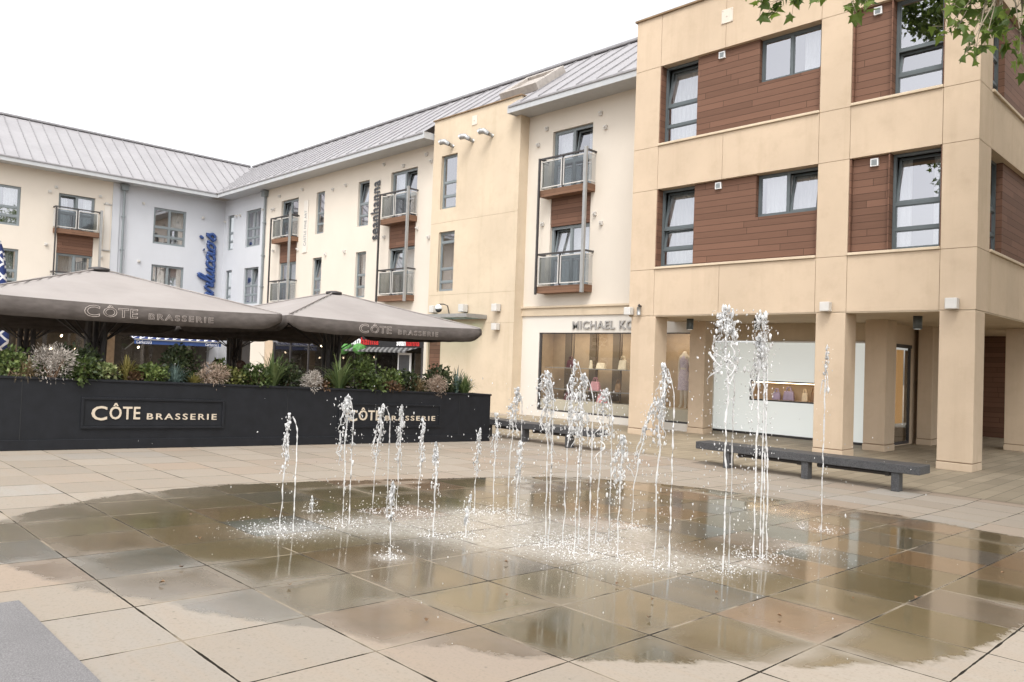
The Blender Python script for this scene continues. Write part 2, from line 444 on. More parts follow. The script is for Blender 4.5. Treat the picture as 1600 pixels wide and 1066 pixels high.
# foam lying on the water round the jets
FOAM = [(-5.64, 3.1, .30), (-5.55, 3.75, .40), (-5.2, 4.3, .55), (-4.5, 4.6, .60), (-3.95, 4.9, .62), (-3.35, 5.0, .45), (-4.6, 5.5, .60), (-2.95, 5.5, .22), (-3.0, 6.6, .20), (-5.5, 4.95, .34), (-4.2, 5.6, .36), (-4.48, 3.29, .12)]
fsum = None
for fx_, fy_, fs_ in FOAM:
    ax = s.math('DIVIDE', s.math('SUBTRACT', X_, fx_), fs_); ay = s.math('DIVIDE', s.math('SUBTRACT', Y_, fy_), fs_)
    e_ = s.math('POWER', 2.718, s.math('MULTIPLY', s.math('ADD', s.math('MULTIPLY', ax, ax), s.math('MULTIPLY', ay, ay)), -1.0))
    fsum = e_ if fsum is None else s.math('ADD', fsum, e_)
fn = s.noise(26, 6, 0.75)
foam_f = s.math('MULTIPLY', s.math('MULTIPLY', s.math('MINIMUM', fsum, 1.0), s.rng(fn, 0.36, 0.68, 0.40, 1.0)), 0.55)
body = s.mix(foam_f, body, (0.68, 0.66, 0.62))
s.base(s.mix(joint, body, jcol))
rw = s.math('ADD', s.math('ADD', s.rng(n_big, 0.3, 0.7, 0.04, 0.105), s.math('MULTIPLY', dampf, 0.10)), s.math('MULTIPLY', s.rng(n_mid, 0.45, 0.8, 0, 1), 0.06))
rdry = 0.80
mxr = s.n("ShaderNodeMix"); mxr.data_type = 'FLOAT'
s.l(sheen, mxr.inputs[0]); mxr.inputs[2].default_value = rdry; s.l(rw, mxr.inputs[3])
s.l(s.math('MAXIMUM', s.math('MULTIPLY', joint, 0.9), s.math('ADD', mxr.outputs[0], s.math('MULTIPLY', foam_f, 0.35))), s.b.inputs["Roughness"])
s.l(s.math('MULTIPLY', s.math('SUBTRACT', 1.0, s.math('MULTIPLY', joint, 0.85)), s.rng(sheen, 0, 1, 0.25, 0.75)), s.b.inputs["Specular IOR Level"])
hgt = s.math('ADD', s.math('MULTIPLY', s.math('SUBTRACT', 1.0, joint), 1.0), s.math('MULTIPLY', n_fine, s.rng(sheen, 0, 1, 0.4, 0.012)))
rip = s.noise(9, 3, 0.5)
hgt = s.math('ADD', hgt, s.math('MULTIPLY', rip, s.rng(sheen, 0, 1, 0.0, 0.035)))
hgt = s.math('ADD', hgt, s.math('MULTIPLY', s.noise(34, 3, 0.5), s.math('MULTIPLY', s.math('MINIMUM', fsum, 1.0), 0.16)))
s.bump(hgt, 0.35, 0.006)

# narrow paving strips under the arcade
s = N('strip_paving')
sep = s.n("ShaderNodeSeparateXYZ"); s.l(s.pos(), sep.inputs[0])
un = s.math('DIVIDE', s.math('ADD', sep.outputs[0], 100.0), 0.245)
fu = s.math('FRACT', un); iu = s.math('FLOOR', un)
wn = s.n("ShaderNodeTexWhiteNoise", noise_dimensions='1D'); s.l(iu, wn.inputs[1])
vn = s.math('ADD', s.math('DIVIDE', sep.outputs[1], 0.9), s.math('MULTIPLY', wn.outputs[0], 5))
wn2 = s.n("ShaderNodeTexWhiteNoise", noise_dimensions='2D')
cx = s.n("ShaderNodeCombineXYZ"); s.l(iu, cx.inputs[0]); s.l(s.math('FLOOR', vn), cx.inputs[1]); s.l(cx.outputs[0], wn2.inputs[0])
j = s.math('MAXIMUM', s.math('LESS_THAN', fu, 0.035), s.math('LESS_THAN', s.math('FRACT', vn), 0.008))
c = s.mix(wn2.outputs[0], (0.225, 0.187, 0.132), (0.315, 0.262, 0.188))
c = s.mix(s.math('MULTIPLY', s.rng(s.noise(3, 6, 0.65), 0.45, 0.75, 0, 1), 0.5), c, (0.21, 0.17, 0.12))
s.base(s.mix(j, c, (0.06, 0.045, 0.03))).set(0.6, 0, 0.4)
s.bump(s.math('SUBTRACT', 1.0, j), 0.4, 0.006)

# ------------------------------------------------------------------ mesh helpers
class MB:
    def __init__(s): s.v = []; s.f = []; s.mi = []
    def add(s, vs, fs, mi=0):
        o = len(s.v); s.v += [tuple(p) for p in vs]
        for f in fs: s.f.append(tuple(i + o for i in f)); s.mi.append(mi)
        return s
    def box(s, x0, x1, y0, y1, z0, z1, mi=0):
        vs = [(x0,y0,z0),(x1,y0,z0),(x1,y1,z0),(x0,y1,z0),(x0,y0,z1),(x1,y0,z1),(x1,y1,z1),(x0,y1,z1)]
        return s.add(vs, [(0,3,2,1),(4,5,6,7),(0,1,5,4),(1,2,6,5),(2,3,7,6),(3,0,4,7)], mi)
    def mbox(s, m, u0, u1, z0, z1, d0, d1, mi=0):
        vs = [m(u0,z0,d0),m(u1,z0,d0),m(u1,z1,d0),m(u0,z1,d0),m(u0,z0,d1),m(u1,z0,d1),m(u1,z1,d1),m(u0,z1,d1)]
        return s.add(vs, [(0,3,2,1),(4,5,6,7),(0,1,5,4),(1,2,6,5),(2,3,7,6),(3,0,4,7)], mi)
    def quad(s, a, b, c, d, mi=0): return s.add([a, b, c, d], [(0,1,2,3)], mi)
    def tube(s, path, rad, n=8, mi=0, cap=True):
        P = [Vector(p) for p in path]
        rr = rad if isinstance(rad, (list, tuple)) else [rad] * len(P)
        rings = []
        for i, p in enumerate(P):
            t = (P[min(i + 1, len(P) - 1)] - P[max(i - 1, 0)])
            t = t.normalized() if t.length > 1e-9 else Vector((0, 0, 1))
            a = t.cross(Vector((0, 0, 1)))
            if a.length < 0.05: a = t.cross(Vector((1, 0, 0)))
            a.normalize(); b = t.cross(a)
            rings.append([p + (a * math.cos(2 * PI * k / n) + b * math.sin(2 * PI * k / n)) * rr[i] for k in range(n)])
        vs = [q for r_ in rings for q in r_]
        fs = []
        for i in range(len(P) - 1):
            for k in range(n):
                fs.append((i * n + k, i * n + (k + 1) % n, (i + 1) * n + (k + 1) % n, (i + 1) * n + k))
        if cap:
            fs.append(tuple(range(n))); fs.append(tuple((len(P) - 1) * n + k for k in reversed(range(n))))
        return s.add(vs, fs, mi)
    def lathe(s, prof, c, n=20, mi=0):
        vs = []; fs = []
        for r_, z in prof:
            for k in range(n): vs.append((c[0] + r_ * math.cos(2 * PI * k / n), c[1] + r_ * math.sin(2 * PI * k / n), c[2] + z))
        for i in range(len(prof) - 1):
            for k in range(n):
                fs.append((i * n + k, i * n + (k + 1) % n, (i + 1) * n + (k + 1) % n, (i + 1) * n + k))
        fs.append(tuple(reversed(range(n)))); fs.append(tuple((len(prof) - 1) * n + k for k in range(n)))
        return s.add(vs, fs, mi)
    def blob(s, c, r_, sub=1, sc=(1, 1, 1), jit=0.0, mi=0, rn=None):
        V, F = ICO[sub]
        rn = rn or rnd
        q = Matrix.Rotation(rn.uniform(0, 6.28), 3, 'Z') @ Matrix.Rotation(rn.uniform(-0.5, 0.5), 3, 'X')
        vs = []
        for p in V:
            k = r_ * (1 + rn.uniform(-jit, jit))
            w = q @ Vector((p[0] * k * sc[0], p[1] * k * sc[1], 0)); 
            vs.append((c[0] + w.x, c[1] + w.y, c[2] + w.z + p[2] * k * sc[2]))
        return s.add(vs, F, mi)
    def build(s, name, mat, parent=None, smooth=False, bevel=0.0, seg=2, loc=None):
        me = bpy.data.meshes.new(name)
        o = bpy.data.objects.new(name, me)
        off = Vector((0, 0, 0))
        if parent is not None:
            o.parent = parent; q = parent
            while q is not None: off += q.location; q = q.parent
        elif loc is not None:
            off = Vector(loc); o.location = loc
        me.from_pydata([(x - off.x, y - off.y, z - off.z) for x, y, z in s.v], [], s.f)
        for mm in (mat if isinstance(mat, (list, tuple)) else [mat]):
            me.materials.append(MATS[mm])
        if len(me.materials) > 1: me.polygons.foreach_set('material_index', s.mi)
        if smooth: me.polygons.foreach_set('use_smooth', [True] * len(me.polygons))
        me.update()
        col.objects.link(o)
        if bevel:
            b = o.modifiers.new('bevel', 'BEVEL'); b.width = bevel; b.segments = seg; b.limit_method = 'ANGLE'; b.angle_limit = R(40)
        return o
ICO = {}
for k_ in (0, 1, 2):
    bm = bmesh.new(); bmesh.ops.create_icosphere(bm, subdivisions=max(1, k_), radius=1.0)
    ICO[k_] = ([tuple(v.co) for v in bm.verts], [tuple(v.index for v in f.verts) for f in bm.faces]); bm.free()
ICO[0] = ([(0,0,1),(1,0,0),(0,1,0),(-1,0,0),(0,-1,0),(0,0,-1)], [(0,1,2),(0,2,3),(0,3,4),(0,4,1),(5,2,1),(5,3,2),(5,4,3),(5,1,4)])

def thing(name, loc, label, cat, group=None):
    o = bpy.data.objects.new(name, None); o.empty_display_size = 0.2
    o.location = loc; col.objects.link(o)
    return tag(o, label, cat, group)
def tag(o, label, cat, group=None):
    o['label'] = label; o['category'] = cat
    if group: o['group'] = group
    return o
def kind(o, k): o['kind'] = k; return o
def dup(root, loc, rotz=0.0, label=None, parent=None):
    r_ = root.copy(); col.objects.link(r_); r_.location = loc; r_.rotation_euler = (0, 0, rotz)
    if label: r_['label'] = label
    for ch in list(root.children):
        c_ = ch.copy(); col.objects.link(c_); c_.parent = r_
        for g in list(ch.children):
            d_ = g.copy(); col.objects.link(d_); d_.parent = c_
    return r_
def FY(Y): return lambda u, z, d: (u, Y - d, z)     # wall facing -Y (towards the plaza)
def FX(X): return lambda u, z, d: (X + d, u, z)     # wall facing +X

def text_obj(parts, m, d, depth, mat, name, parent, outline=0.0, slope=0.0, bold=0.0, vertical=False, shear=0.0):
    """parts = [(string, u0, u1, z0, z1)]: each string is fitted to its box on wall plane m"""
    vs_all, fs_all = [], []
    for st, a0, a1, b0, b1 in parts:
        cu_ = bpy.data.curves.new('t', 'FONT'); cu_.body = st; cu_.size = 1.0
        cu_.extrude = 0.0 if outline else 0.5
        cu_.offset = bold; cu_.space_character = 1.32 if st == 'BRASSERIE' else 1.08; cu_.resolution_u = 3; cu_.shear = shear
        if outline:
            cu_.fill_mode = 'NONE'; cu_.bevel_depth = outline; cu_.bevel_resolution = 0
        to = bpy.data.objects.new('t', cu_); col.objects.link(to)
        dg = bpy.context.evaluated_depsgraph_get(); dg.update()
        me = bpy.data.meshes.new_from_object(to.evaluated_get(dg))
        V = [v.co.copy() for v in me.vertices]; F = [tuple(p.vertices) for p in me.polygons]
        bpy.data.objects.remove(to); bpy.data.curves.remove(cu_); bpy.data.meshes.remove(me)
        x0 = min(v.x for v in V); x1 = max(v.x for v in V); y0 = min(v.y for v in V); y1 = max(v.y for v in V)
        z0 = min(v.z for v in V); z1 = max(v.z for v in V)
        o = len(vs_all)
        for v in V:
            fx = (v.x - x0) / (x1 - x0); fy = (v.y - y0) / (y1 - y0); fz = (v.z - z0) / max(1e-6, z1 - z0)
            if vertical:   # reads upwards: text x -> height, text y -> -u
                u = a1 + (a0 - a1) * fy; z = b0 + (b1 - b0) * fx
            else:
                u = a0 + (a1 - a0) * fx; z = b0 + (b1 - b0) * fy
            vs_all.append(m(u, z + slope * u, d + depth * fz))
        fs_all += [tuple(i + o for i in f) for f in F]
    mb = MB(); mb.v = vs_all; mb.f = fs_all; mb.mi = [0] * len(fs_all)
    return mb.build(name, mat, parent)

def wall(mb, m, u0, u1, z0, z1, holes, reveal=0.14, groove=0.0, us=(), zs=(), skip=None, mi=0, mj=1):
    """front face cut round its openings, with reveals; groove > 0 leaves open joints between the panels"""
    U = sorted({u0, u1, *us, *[h[0] for h in holes], *[h[1] for h in holes]})
    Z = sorted({z0, z1, *zs, *[h[2] for h in holes], *[h[3] for h in holes]})
    def hole(a, b): return any(h[0] < a < h[1] and h[2] < b < h[3] for h in holes)
    if groove:
        U2 = sorted({u0, u1, *us}); Z2 = sorted({z0, z1, *zs})
    for i in range(len(U) - 1):
        for k in range(len(Z) - 1):
            a, b, c_, e = U[i], U[i + 1], Z[k], Z[k + 1]
            if hole((a + b) / 2, (c_ + e) / 2): continue
            if groove:
                g = groove / 2
                ga = g if a in us else 0.0; gb = g if b in us else 0.0
                gc = g if c_ in zs else 0.0; ge = g if e in zs else 0.0
                mb.quad(m(a, c_, -0.012), m(b, c_, -0.012), m(b, e, -0.012), m(a, e, -0.012), mj)
                mb.mbox(m, a + ga, b - gb, c_ + gc, e - ge, -0.0115, 0.0, mi)
            else:
                mb.quad(m(a, c_, 0), m(b, c_, 0), m(b, e, 0), m(a, e, 0), mi)
    for a, b, c_, e in holes:
        r_ = -reveal
        mb.quad(m(a, c_, 0), m(a, e, 0), m(a, e, r_), m(a, c_, r_), mi)
        mb.quad(m(b, c_, 0), m(b, c_, r_), m(b, e, r_), m(b, e, 0), mi)
        mb.quad(m(a, e, 0), m(b, e, 0), m(b, e, r_), m(a, e, r_), mi)
        mb.quad(m(a, c_, 0), m(a, c_, r_), m(b, c_, r_), m(b, c_, 0), mi)
    return mb

def window(parent, m, u0, u1, z0, z1, vs=(), hs=(), d=-0.10, tilt=(), curtain='net', mat='frame_grey', fw=0.065, name='window', sd_=1):
    """frame with mullions; panes and curtain are its sub-parts; tilt lists (column, row) cells whose sash leans in"""
    rn = random.Random(int(u0 * 911 + z0 * 77 + sd_))
    fr = MB()
    t0, t1 = d - 0.07, d
    fr.mbox(m, u0, u1, z0, z0 + fw, t0, t1); fr.mbox(m, u0, u1, z1 - fw, z1, t0, t1)
    fr.mbox(m, u0, u0 + fw, z0 + fw, z1 - fw, t0, t1); fr.mbox(m, u1 - fw, u1, z0 + fw, z1 - fw, t0, t1)
    ul = [u0 + fw] + [u0 + (u1 - u0) * v for v in vs] + [u1 - fw]
    zl = [z0 + fw] + [z0 + (z1 - z0) * h for h in hs] + [z1 - fw]
    bw = fw * 0.55
    for v in ul[1:-1]: fr.mbox(m, v - bw, v + bw, z0 + fw, z1 - fw, t0, t1 - 0.002)
    for i in range(len(ul) - 1):
        for h in zl[1:-1]:
            a = ul[i] + (bw if i > 0 else 0); b = ul[i + 1] - (bw if i < len(ul) - 2 else 0)
            fr.mbox(m, a, b, h - bw, h + bw, t0, t1 - 0.004)
    pn = MB()
    for i in range(len(ul) - 1):
        for k in range(len(zl) - 1):
            a = ul[i] + (bw if i > 0 else 0); b = ul[i + 1] - (bw if i < len(ul) - 2 else 0)
            c_ = zl[k] + (bw if k > 0 else 0); e = zl[k + 1] - (bw if k < len(zl) - 2 else 0)
            if (i, k) in tilt:
                s_ = 0.045
                lean = min(0.20, (e - c_) * 0.16)
                def mt(u, z, dd, c_=c_, e=e, lean=lean): return m(u, z, dd - lean * (z - c_) / (e - c_))
                q0, q1 = d - 0.075, d - 0.03
                fr.mbox(mt, a, b, c_, c_ + s_, q0, q1); fr.mbox(mt, a, b, e - s_, e, q0, q1)
                fr.mbox(mt, a, a + s_, c_ + s_, e - s_, q0, q1); fr.mbox(mt, b - s_, b, c_ + s_, e - s_, q0, q1)
                pn.mbox(mt, a + s_, b - s_, c_ + s_, e - s_, d - 0.058, d - 0.050)
            else:
                j0 = rn.uniform(-0.003, 0.003)
                def mj(u, z, dd, a=a, b=b, j0=j0): return m(u, z, dd + j0 * (u - a) / (b - a))
                s_ = 0.022
                fr.mbox(m, a, b, c_, c_ + s_, t0 + 0.01, t1 - 0.018); fr.mbox(m, a, b, e - s_, e, t0 + 0.01, t1 - 0.018)
                fr.mbox(m, a, a + s_, c_ + s_, e - s_, t0 + 0.01, t1 - 0.018); fr.mbox(m, b - s_, b, c_ + s_, e - s_, t0 + 0.01, t1 - 0.018)
                pn.mbox(mj, a + s_, b - s_, c_ + s_, e - s_, d - 0.040, d - 0.032)
    w = fr.build(name, mat, parent)
    pn.build('pane', 'glass', w)
    if curtain:
        spans = {'net': [(0.03, 0.97)], 'sides': [(0.02, 0.30), (0.74, 0.98)], 'left': [(0.02, 0.42)], 'right': [(0.62, 0.98)]}[curtain]
        cu2 = MB()
        for a, b in spans:
            ua, ub = u0 + (u1 - u0) * a, u0 + (u1 - u0) * b
            n = max(8, int((ub - ua) / 0.022)); ph = rn.uniform(0, 6)
            pts = []
            for q in range(n + 1):
                t = q / n
                pts.append((ua + (ub - ua) * t, d - 0.27 + 0.028 * math.sin(t * (ub - ua) * 62 + ph + 1.3 * math.sin(t * 9))))
            vs2 = [m(u, z0 + 0.03, dd) for u, dd in pts] + [m(u, z1 - 0.03, dd) for u, dd in pts]
            cu2.add(vs2, [(q, q + 1, n + 2 + q, n + 1 + q) for q in range(n)])
        cu2.build('curtain', 'net', w, smooth=True)
    return w

# ------------------------------------------------------------------ the setting
g = MB()
ys = [-90, -12, 0, 3, 6, 9, 11.5, 130]
xs = [-130, -60, -20, 0, 20, 90]
def gy(y): return gz(max(y, -12))
for i in range(len(xs) - 1):
    for k in range(len(ys) - 1):
        g.quad((xs[i], ys[k], gy(ys[k])), (xs[i+1], ys[k], gy(ys[k])), (xs[i+1], ys[k+1], gy(ys[k+1])), (xs[i], ys[k+1], gy(ys[k+1])))
kind(g.build('plaza_paving', 'paving'), 'structure')
g = MB().quad((-16.9, 12.3, 0.004), (40, 12.3, 0.004), (40, 40, 0.004), (-16.9, 40, 0.004))
kind(g.build('arcade_paving', 'strip_paving'), 'structure')
g = MB().box(-4.68, 1.5, -6.0, 1.06, 0, 0.012)
g.v = [(x, y, gz(y) + z - 0.004) for x, y, z in g.v]
kind(g.build('granite_paving', 'granite'), 'structure')

# ------------------------------------------------------------------ corner block
YB = 15.5
blk = thing('corner_building', (-7.8, 15.5, 0), 'sandstone corner building on square columns with timber cladding panels between its windows', 'building')
mF, mS = FY(YB), FX(-3.95)
b = MB()
zt = 10.27
holesF = [(-10.85, -6.88, 7.04, 9.0), (-6.24, -4.55, 7.04, 9.0), (-10.85, -6.88, 4.03, 5.98), (-6.24, -4.55, 4.03, 5.98)]
holesS = [(16.30, 21.5, 7.04, 9.0), (16.30, 21.5, 4.03, 5.98)]
wall(b, mF, -11.58, -3.95, 2.91, zt, holesF, 0.32, 0.010, (-10.85, -9.1, -6.88, -6.24, -4.55), (4.03, 5.98, 7.04, 9.0))
wall(b, mS, 15.515, 27.0, 2.91, zt, holesS, 0.32, 0.010, (16.30, 18.55, 21.5), (4.03, 5.98, 7.04, 9.0))
b.quad((-11.58, 15.512, 2.9), (-11.58, 15.512, zt), (-11.58, 27, zt), (-11.58, 27, 2.9))
b.quad((-11.58, 27, 2.9), (-11.58, 27, zt), (-3.95, 27, zt), (-3.95, 27, 2.9))
b.box(-11.57, -3.965, 15.60, 26.99, zt - 0.3, zt - 0.25)
b.build('wall', ['stone', 'joint'], blk)
c = MB()
c.box(-11.63, -3.90, 15.45, 15.75, zt + 0.002, zt + 0.045); c.box(-4.2, -3.90, 15.75, 27, zt + 0.002, zt + 0.045)
c.build('coping', 'joint', blk)
c = MB(); c.box(-11.57, -3.965, 15.515, 26.99, 2.885, 2.908); c.build('arcade_ceiling', 'tower_stone', blk)
for mm_, hh_ in ((mF, holesF), (mS, holesS)):
    for a, e, z0, _ in hh_:
        si = MB(); si.mbox(mm_, a + 0.002, e - 0.002, z0 + 0.001, z0 + 0.055, -0.31, 0.04); si.build('sill', 'tower_stone', blk, bevel=0.006, seg=1)
def clad(m, rects, jambs, parent):
    for a, e, z0, z1 in rects:
        q = MB(); q.mbox(m, a, e, z0, z1, -0.318, -0.095); q.build('cladding', 'timber', parent)
    for a, e, z0, z1 in jambs:
        q = MB(); q.mbox(m, a, e, z0, z1, -0.317, -0.014); q.build('timber_jamb', 'timber', parent)
for z0, zb, zc, tilts in ((7.04, 8.02, 9.0, (set(), {(0, 1)})), (4.03, 5.04, 5.98, ({(1, 0)}, {(0, 2)}))):
    lo = z0 + 0.056
    clad(mF, [(-9.86, -8.30, lo, zc), (-8.30, -6.90, lo, zb)], [(-10.848, -10.822, lo, zc), (-6.91, -6.882, lo, zb)], blk)
    clad(mF, [(-6.20, -5.50, lo, zc)], [(-6.238, -6.205, lo, zc), (-5.50, -5.475, lo, zc), (-4.572, -4.552, lo, zc)], blk)
    clad(mS, [(17.55, 21.48, lo, zc)], [(16.302, 16.33, lo, zc), (21.48, 21.498, lo, zc)], blk)
    window(blk, mF, -10.815, -9.865, lo, zc - 0.005, (), (0.23, 0.49), -0.205, {(0, 2), (0, 1)} if z0 < 5 else {(0, 2)}, 'net', fw=0.052, sd_=3)
    window(blk, mF, -8.295, -6.915, zb + 0.005, zc - 0.005, (0.5,), (), -0.205, tilts[0], 'net' if z0 < 5 else 'right', fw=0.052, sd_=5)
    window(blk, mF, -5.47, -4.575, lo, zc - 0.005, (), (0.22, 0.48), -0.205, tilts[1], 'sides' if z0 < 5 else None, fw=0.052, sd_=4)
    window(blk, mS, 16.335, 17.54, lo, zc - 0.005, (), (0.23, 0.49), -0.205, {(0, 2)}, 'left', fw=0.052, sd_=6)
    for vx, vz in ((-9.22, zc - 0.12), (-5.78, zc - 0.13)):
        v = MB(); v.mbox(mF, vx - 0.075, vx + 0.075, vz - 0.075, vz + 0.075, -0.0945, -0.045)
        vo = v.build('vent', 'white_metal', blk)
        v = MB()
        for q in range(5): v.mbox(mF, vx - 0.052, vx + 0.052, vz - 0.054 + q * 0.022, vz - 0.040 + q * 0.022, -0.0448, -0.038)
        v.build('louvre', 'frame_pale', vo)
v = MB(); v.mbox(mF, -9.21, -8.93, 9.56, 9.88, 0.0005, 0.02)
for du in (-0.11, 0.11):
    for dz in (-0.13, 0.13): v.blob((-9.07 + du, YB - 0.02, 9.72 + dz), 0.014, 1)
v.blob((-9.07, YB - 0.02, 9.72), 0.02, 1)
v.build('plaque', 'cream_render', blk)
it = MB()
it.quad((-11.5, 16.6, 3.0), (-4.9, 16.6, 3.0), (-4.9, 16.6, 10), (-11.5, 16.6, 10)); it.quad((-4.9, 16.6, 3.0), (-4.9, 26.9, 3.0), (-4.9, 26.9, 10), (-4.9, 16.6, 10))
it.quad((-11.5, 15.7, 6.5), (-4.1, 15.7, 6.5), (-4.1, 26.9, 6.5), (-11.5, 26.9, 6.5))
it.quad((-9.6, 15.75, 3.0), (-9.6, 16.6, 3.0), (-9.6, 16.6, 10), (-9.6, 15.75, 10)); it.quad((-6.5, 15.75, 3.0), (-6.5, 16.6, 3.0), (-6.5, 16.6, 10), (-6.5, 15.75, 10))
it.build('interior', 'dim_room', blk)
for x0, x1, y0, y1 in ((-11.50, -10.79, 15.502, 16.02), (-6.85, -6.25, 15.502, 16.06), (-4.54, -3.952, 15.502, 16.10), (-10.95, -10.50, 17.30, 17.75), (-6.65, -6.19, 17.60, 18.2), (-6.43, -6.10, 20.4, 21.0), (-4.76, -3.955, 21.2, 21.9)):
    q = MB(); q.box(x0, x1, y0, y1, 0.155, 2.885); q.box(x0 + 0.006, x1 - 0.006, y0 + 0.006, y1 - 0.006, 0.14, 0.156, 1)
    q.box(x0 - 0.008, x1 + 0.008 if x1 < -3.97 else x1, y0 - 0.008, y1 + 0.008, 0.0, 0.14)
    q.build('column', ['stone', 'joint'], blk, bevel=0.008, seg=1)

# wall lamps on the columns and small fittings
def cube_lamp(m, u, z, w, label, steel_left=False):
    t = thing('wall_lamp', m(u, z, 0.0), label, 'wall lamp', 'cube wall lamps')
    q = MB(); q.mbox(m, u - w / 2, u + w / 2, z - w / 2, z + w / 2, 0.045, 0.045 + w * 0.8); q.build('lamp_shade', 'lamp_white', t, bevel=0.012)
    q = MB(); q.mbox(m, u - w * 0.35, u + w * 0.35, z - w * 0.42, z + w * 0.42, 0.001, 0.046); q.build('bracket', 'steel', t)
    return t
cube_lamp(mF, -11.50, 3.02, 0.19, 'white cube lamp on the column left of the mannequin window')
cube_lamp(mF, -6.60, 3.01, 0.19, 'white cube lamp on the middle stone column')
cube_lamp(mF, -4.30, 3.01, 0.20, 'white cube lamp on the right corner column nearest the camera')
t = thing('security_sensor', (-11.22, 15.5, 3.02), 'small grey cylinder sensor fixed beside the leftmost column lamp', 'sensor')
q = MB(); q.tube([(-11.22, 15.42, 2.92), (-11.22, 15.42, 3.12)], 0.05, 12); q.build('housing', 'steel', t, True)
q = MB(); q.box(-11.24, -11.20, 15.42, 15.499, 3.12, 3.16); q.blob((-11.22, 15.42, 3.16), 0.035, 1); q.build('mount', 'dark_steel', t)
for x, y, w, lb in ((-10.42, 16.45, 0.085, 'dark cylinder downlight under the arcade beside the mannequin window'), (-8.71, 16.6, 0.08, 'dark cylinder downlight under the arcade above the frosted shop window'), (-5.27, 16.65, 0.085, 'dark cylinder downlight under the arcade beside the right corner column')):
    t = thing('ceiling_light', (x, y, 2.88), lb, 'ceiling light', 'arcade downlights')
    q = MB(); q.lathe([(w, 0.0), (w, -0.26), (w * 0.8, -0.262)], (x, y, 2.884), 18); q.build('housing', 'frame_grey', t, True)
    q = MB(); q.lathe([(w * 0.75, -0.2585), (w * 0.7, -0.266)], (x, y, 2.884), 14); q.build('lens', 'frosted', t)

# frosted shop under the arcade
fs = thing('frosted_shopfront', (-9, 18.65, 0), 'frosted white shop window under the arcade with a small lit display slot', 'shopfront')
m = FY(18.65)
q = MB(); wall(q, m, -11.02, -6.66, 0.06, 2.40, [(-9.91, -8.05, 0.93, 1.38)], 0.05, 0, (-9.5, -8.1)); q.build('window', 'frosted', fs)
q = MB(); q.mbox(m, -11.09, -11.02, 0.0, 2.40, -0.06, 0.03); q.mbox(m, -9.94, -8.02, 1.38, 1.415, -0.02, 0.012); q.mbox(m, -9.94, -8.02, 0.895, 0.93, -0.02, 0.012); q.mbox(m, -9.945, -9.91, 0.93, 1.38, -0.02, 0.012); q.mbox(m, -11.02, -6.66, 0.0, 0.06, -0.05, 0.02)
q.mbox(m, -9.495, -9.49, 1.42, 2.40, -0.01, 0.002); q.mbox(m, -8.205, -8.2, 1.42, 2.40, -0.01, 0.002)
q.build('frame', 'dark_steel', fs)
q = MB(); q.mbox(m, -9.6, -6.66, 2.402, 2.44, -0.04, 0.05); q.build('track', 'white_metal', fs)
q = MB(); q.mbox(m, -11.09, -6.66, 2.445, 2.883, -0.2, -0.01); q.build('fascia', 'tower_stone', fs)
q = MB(); q.box(-10.0, -7.9, 18.72, 19.2, 0.90, 0.93); q.box(-10.0, -7.9, 18.72, 19.2, 1.38, 1.41); q.box(-10.0, -7.9, 19.17, 19.2, 0.93, 1.38); q.box(-10.0, -9.97, 18.72, 19.17, 0.93, 1.38); q.box(-7.93, -7.9, 18.72, 19.17, 0.93, 1.38)
q.build('display_box', 'display_beige', fs)
q = MB(); q.box(-9.9, -8.0, 18.76, 18.79, 1.365, 1.379); q.build('light_strip', 'bulb', fs)
# side passage: shop wall with warm windows, dark end wall
sp = thing('passage_shop', (-6.6, 20, 0), 'dark shop wall in the passage with warm lit tall windows', 'shopfront')
m = FX(-6.55)
q = MB(); wall(q, m, 18.66, 25.4, 0.0, 2.883, [(19.2, 20.28, 0.02, 2.42), (21.2, 22.4, 0.02, 2.42)], 0.08); q.quad((-7, 25.41, 0), (-3.9, 25.41, 0), (-3.9, 25.41, 2.883), (-7, 25.41, 2.883)); q.build('wall', 'stone', sp)
for a, e in ((19.2, 20.28), (21.2, 22.4)):
    q = MB(); q.mbox(m, a, e, 2.34, 2.42, -0.07, 0.02); q.mbox(m, a, e, 0.02, 0.08, -0.07, -0.01); q.mbox(m, e - 0.03, e, 0.08, 2.34, -0.07, -0.01); f = q.build('window_frame', 'dark_steel', sp)
    q = MB(); q.mbox(m, a, e - 0.03, 0.08, 0.42, -0.05, -0.04); q.mbox(m, a, e - 0.03, 0.42, 2.34, -0.05, -0.045); q.build('pane', 'glass_shop', f)
    q = MB(); q.mbox(m, a, e, 0.03, 0.40, -0.4, -0.10); q.build('plinth', 'display_dark', f)
    q = MB(); q.mbox(m, a + 0.52, e, 0.42, 2.34, -0.62, -0.60); q.build('back_panel', 'display_beige', f)
    q = MB(); q.mbox(m, a, a + 0.45, 0.42, 2.34, -0.66, -0.63); q.build('lit_panel', 'warm_display', f)
q = MB(); q.box(-6.5, -3.96, 25.2, 25.4, 0, 2.88); ew = q.build('timber_wall', 'timber', sp)

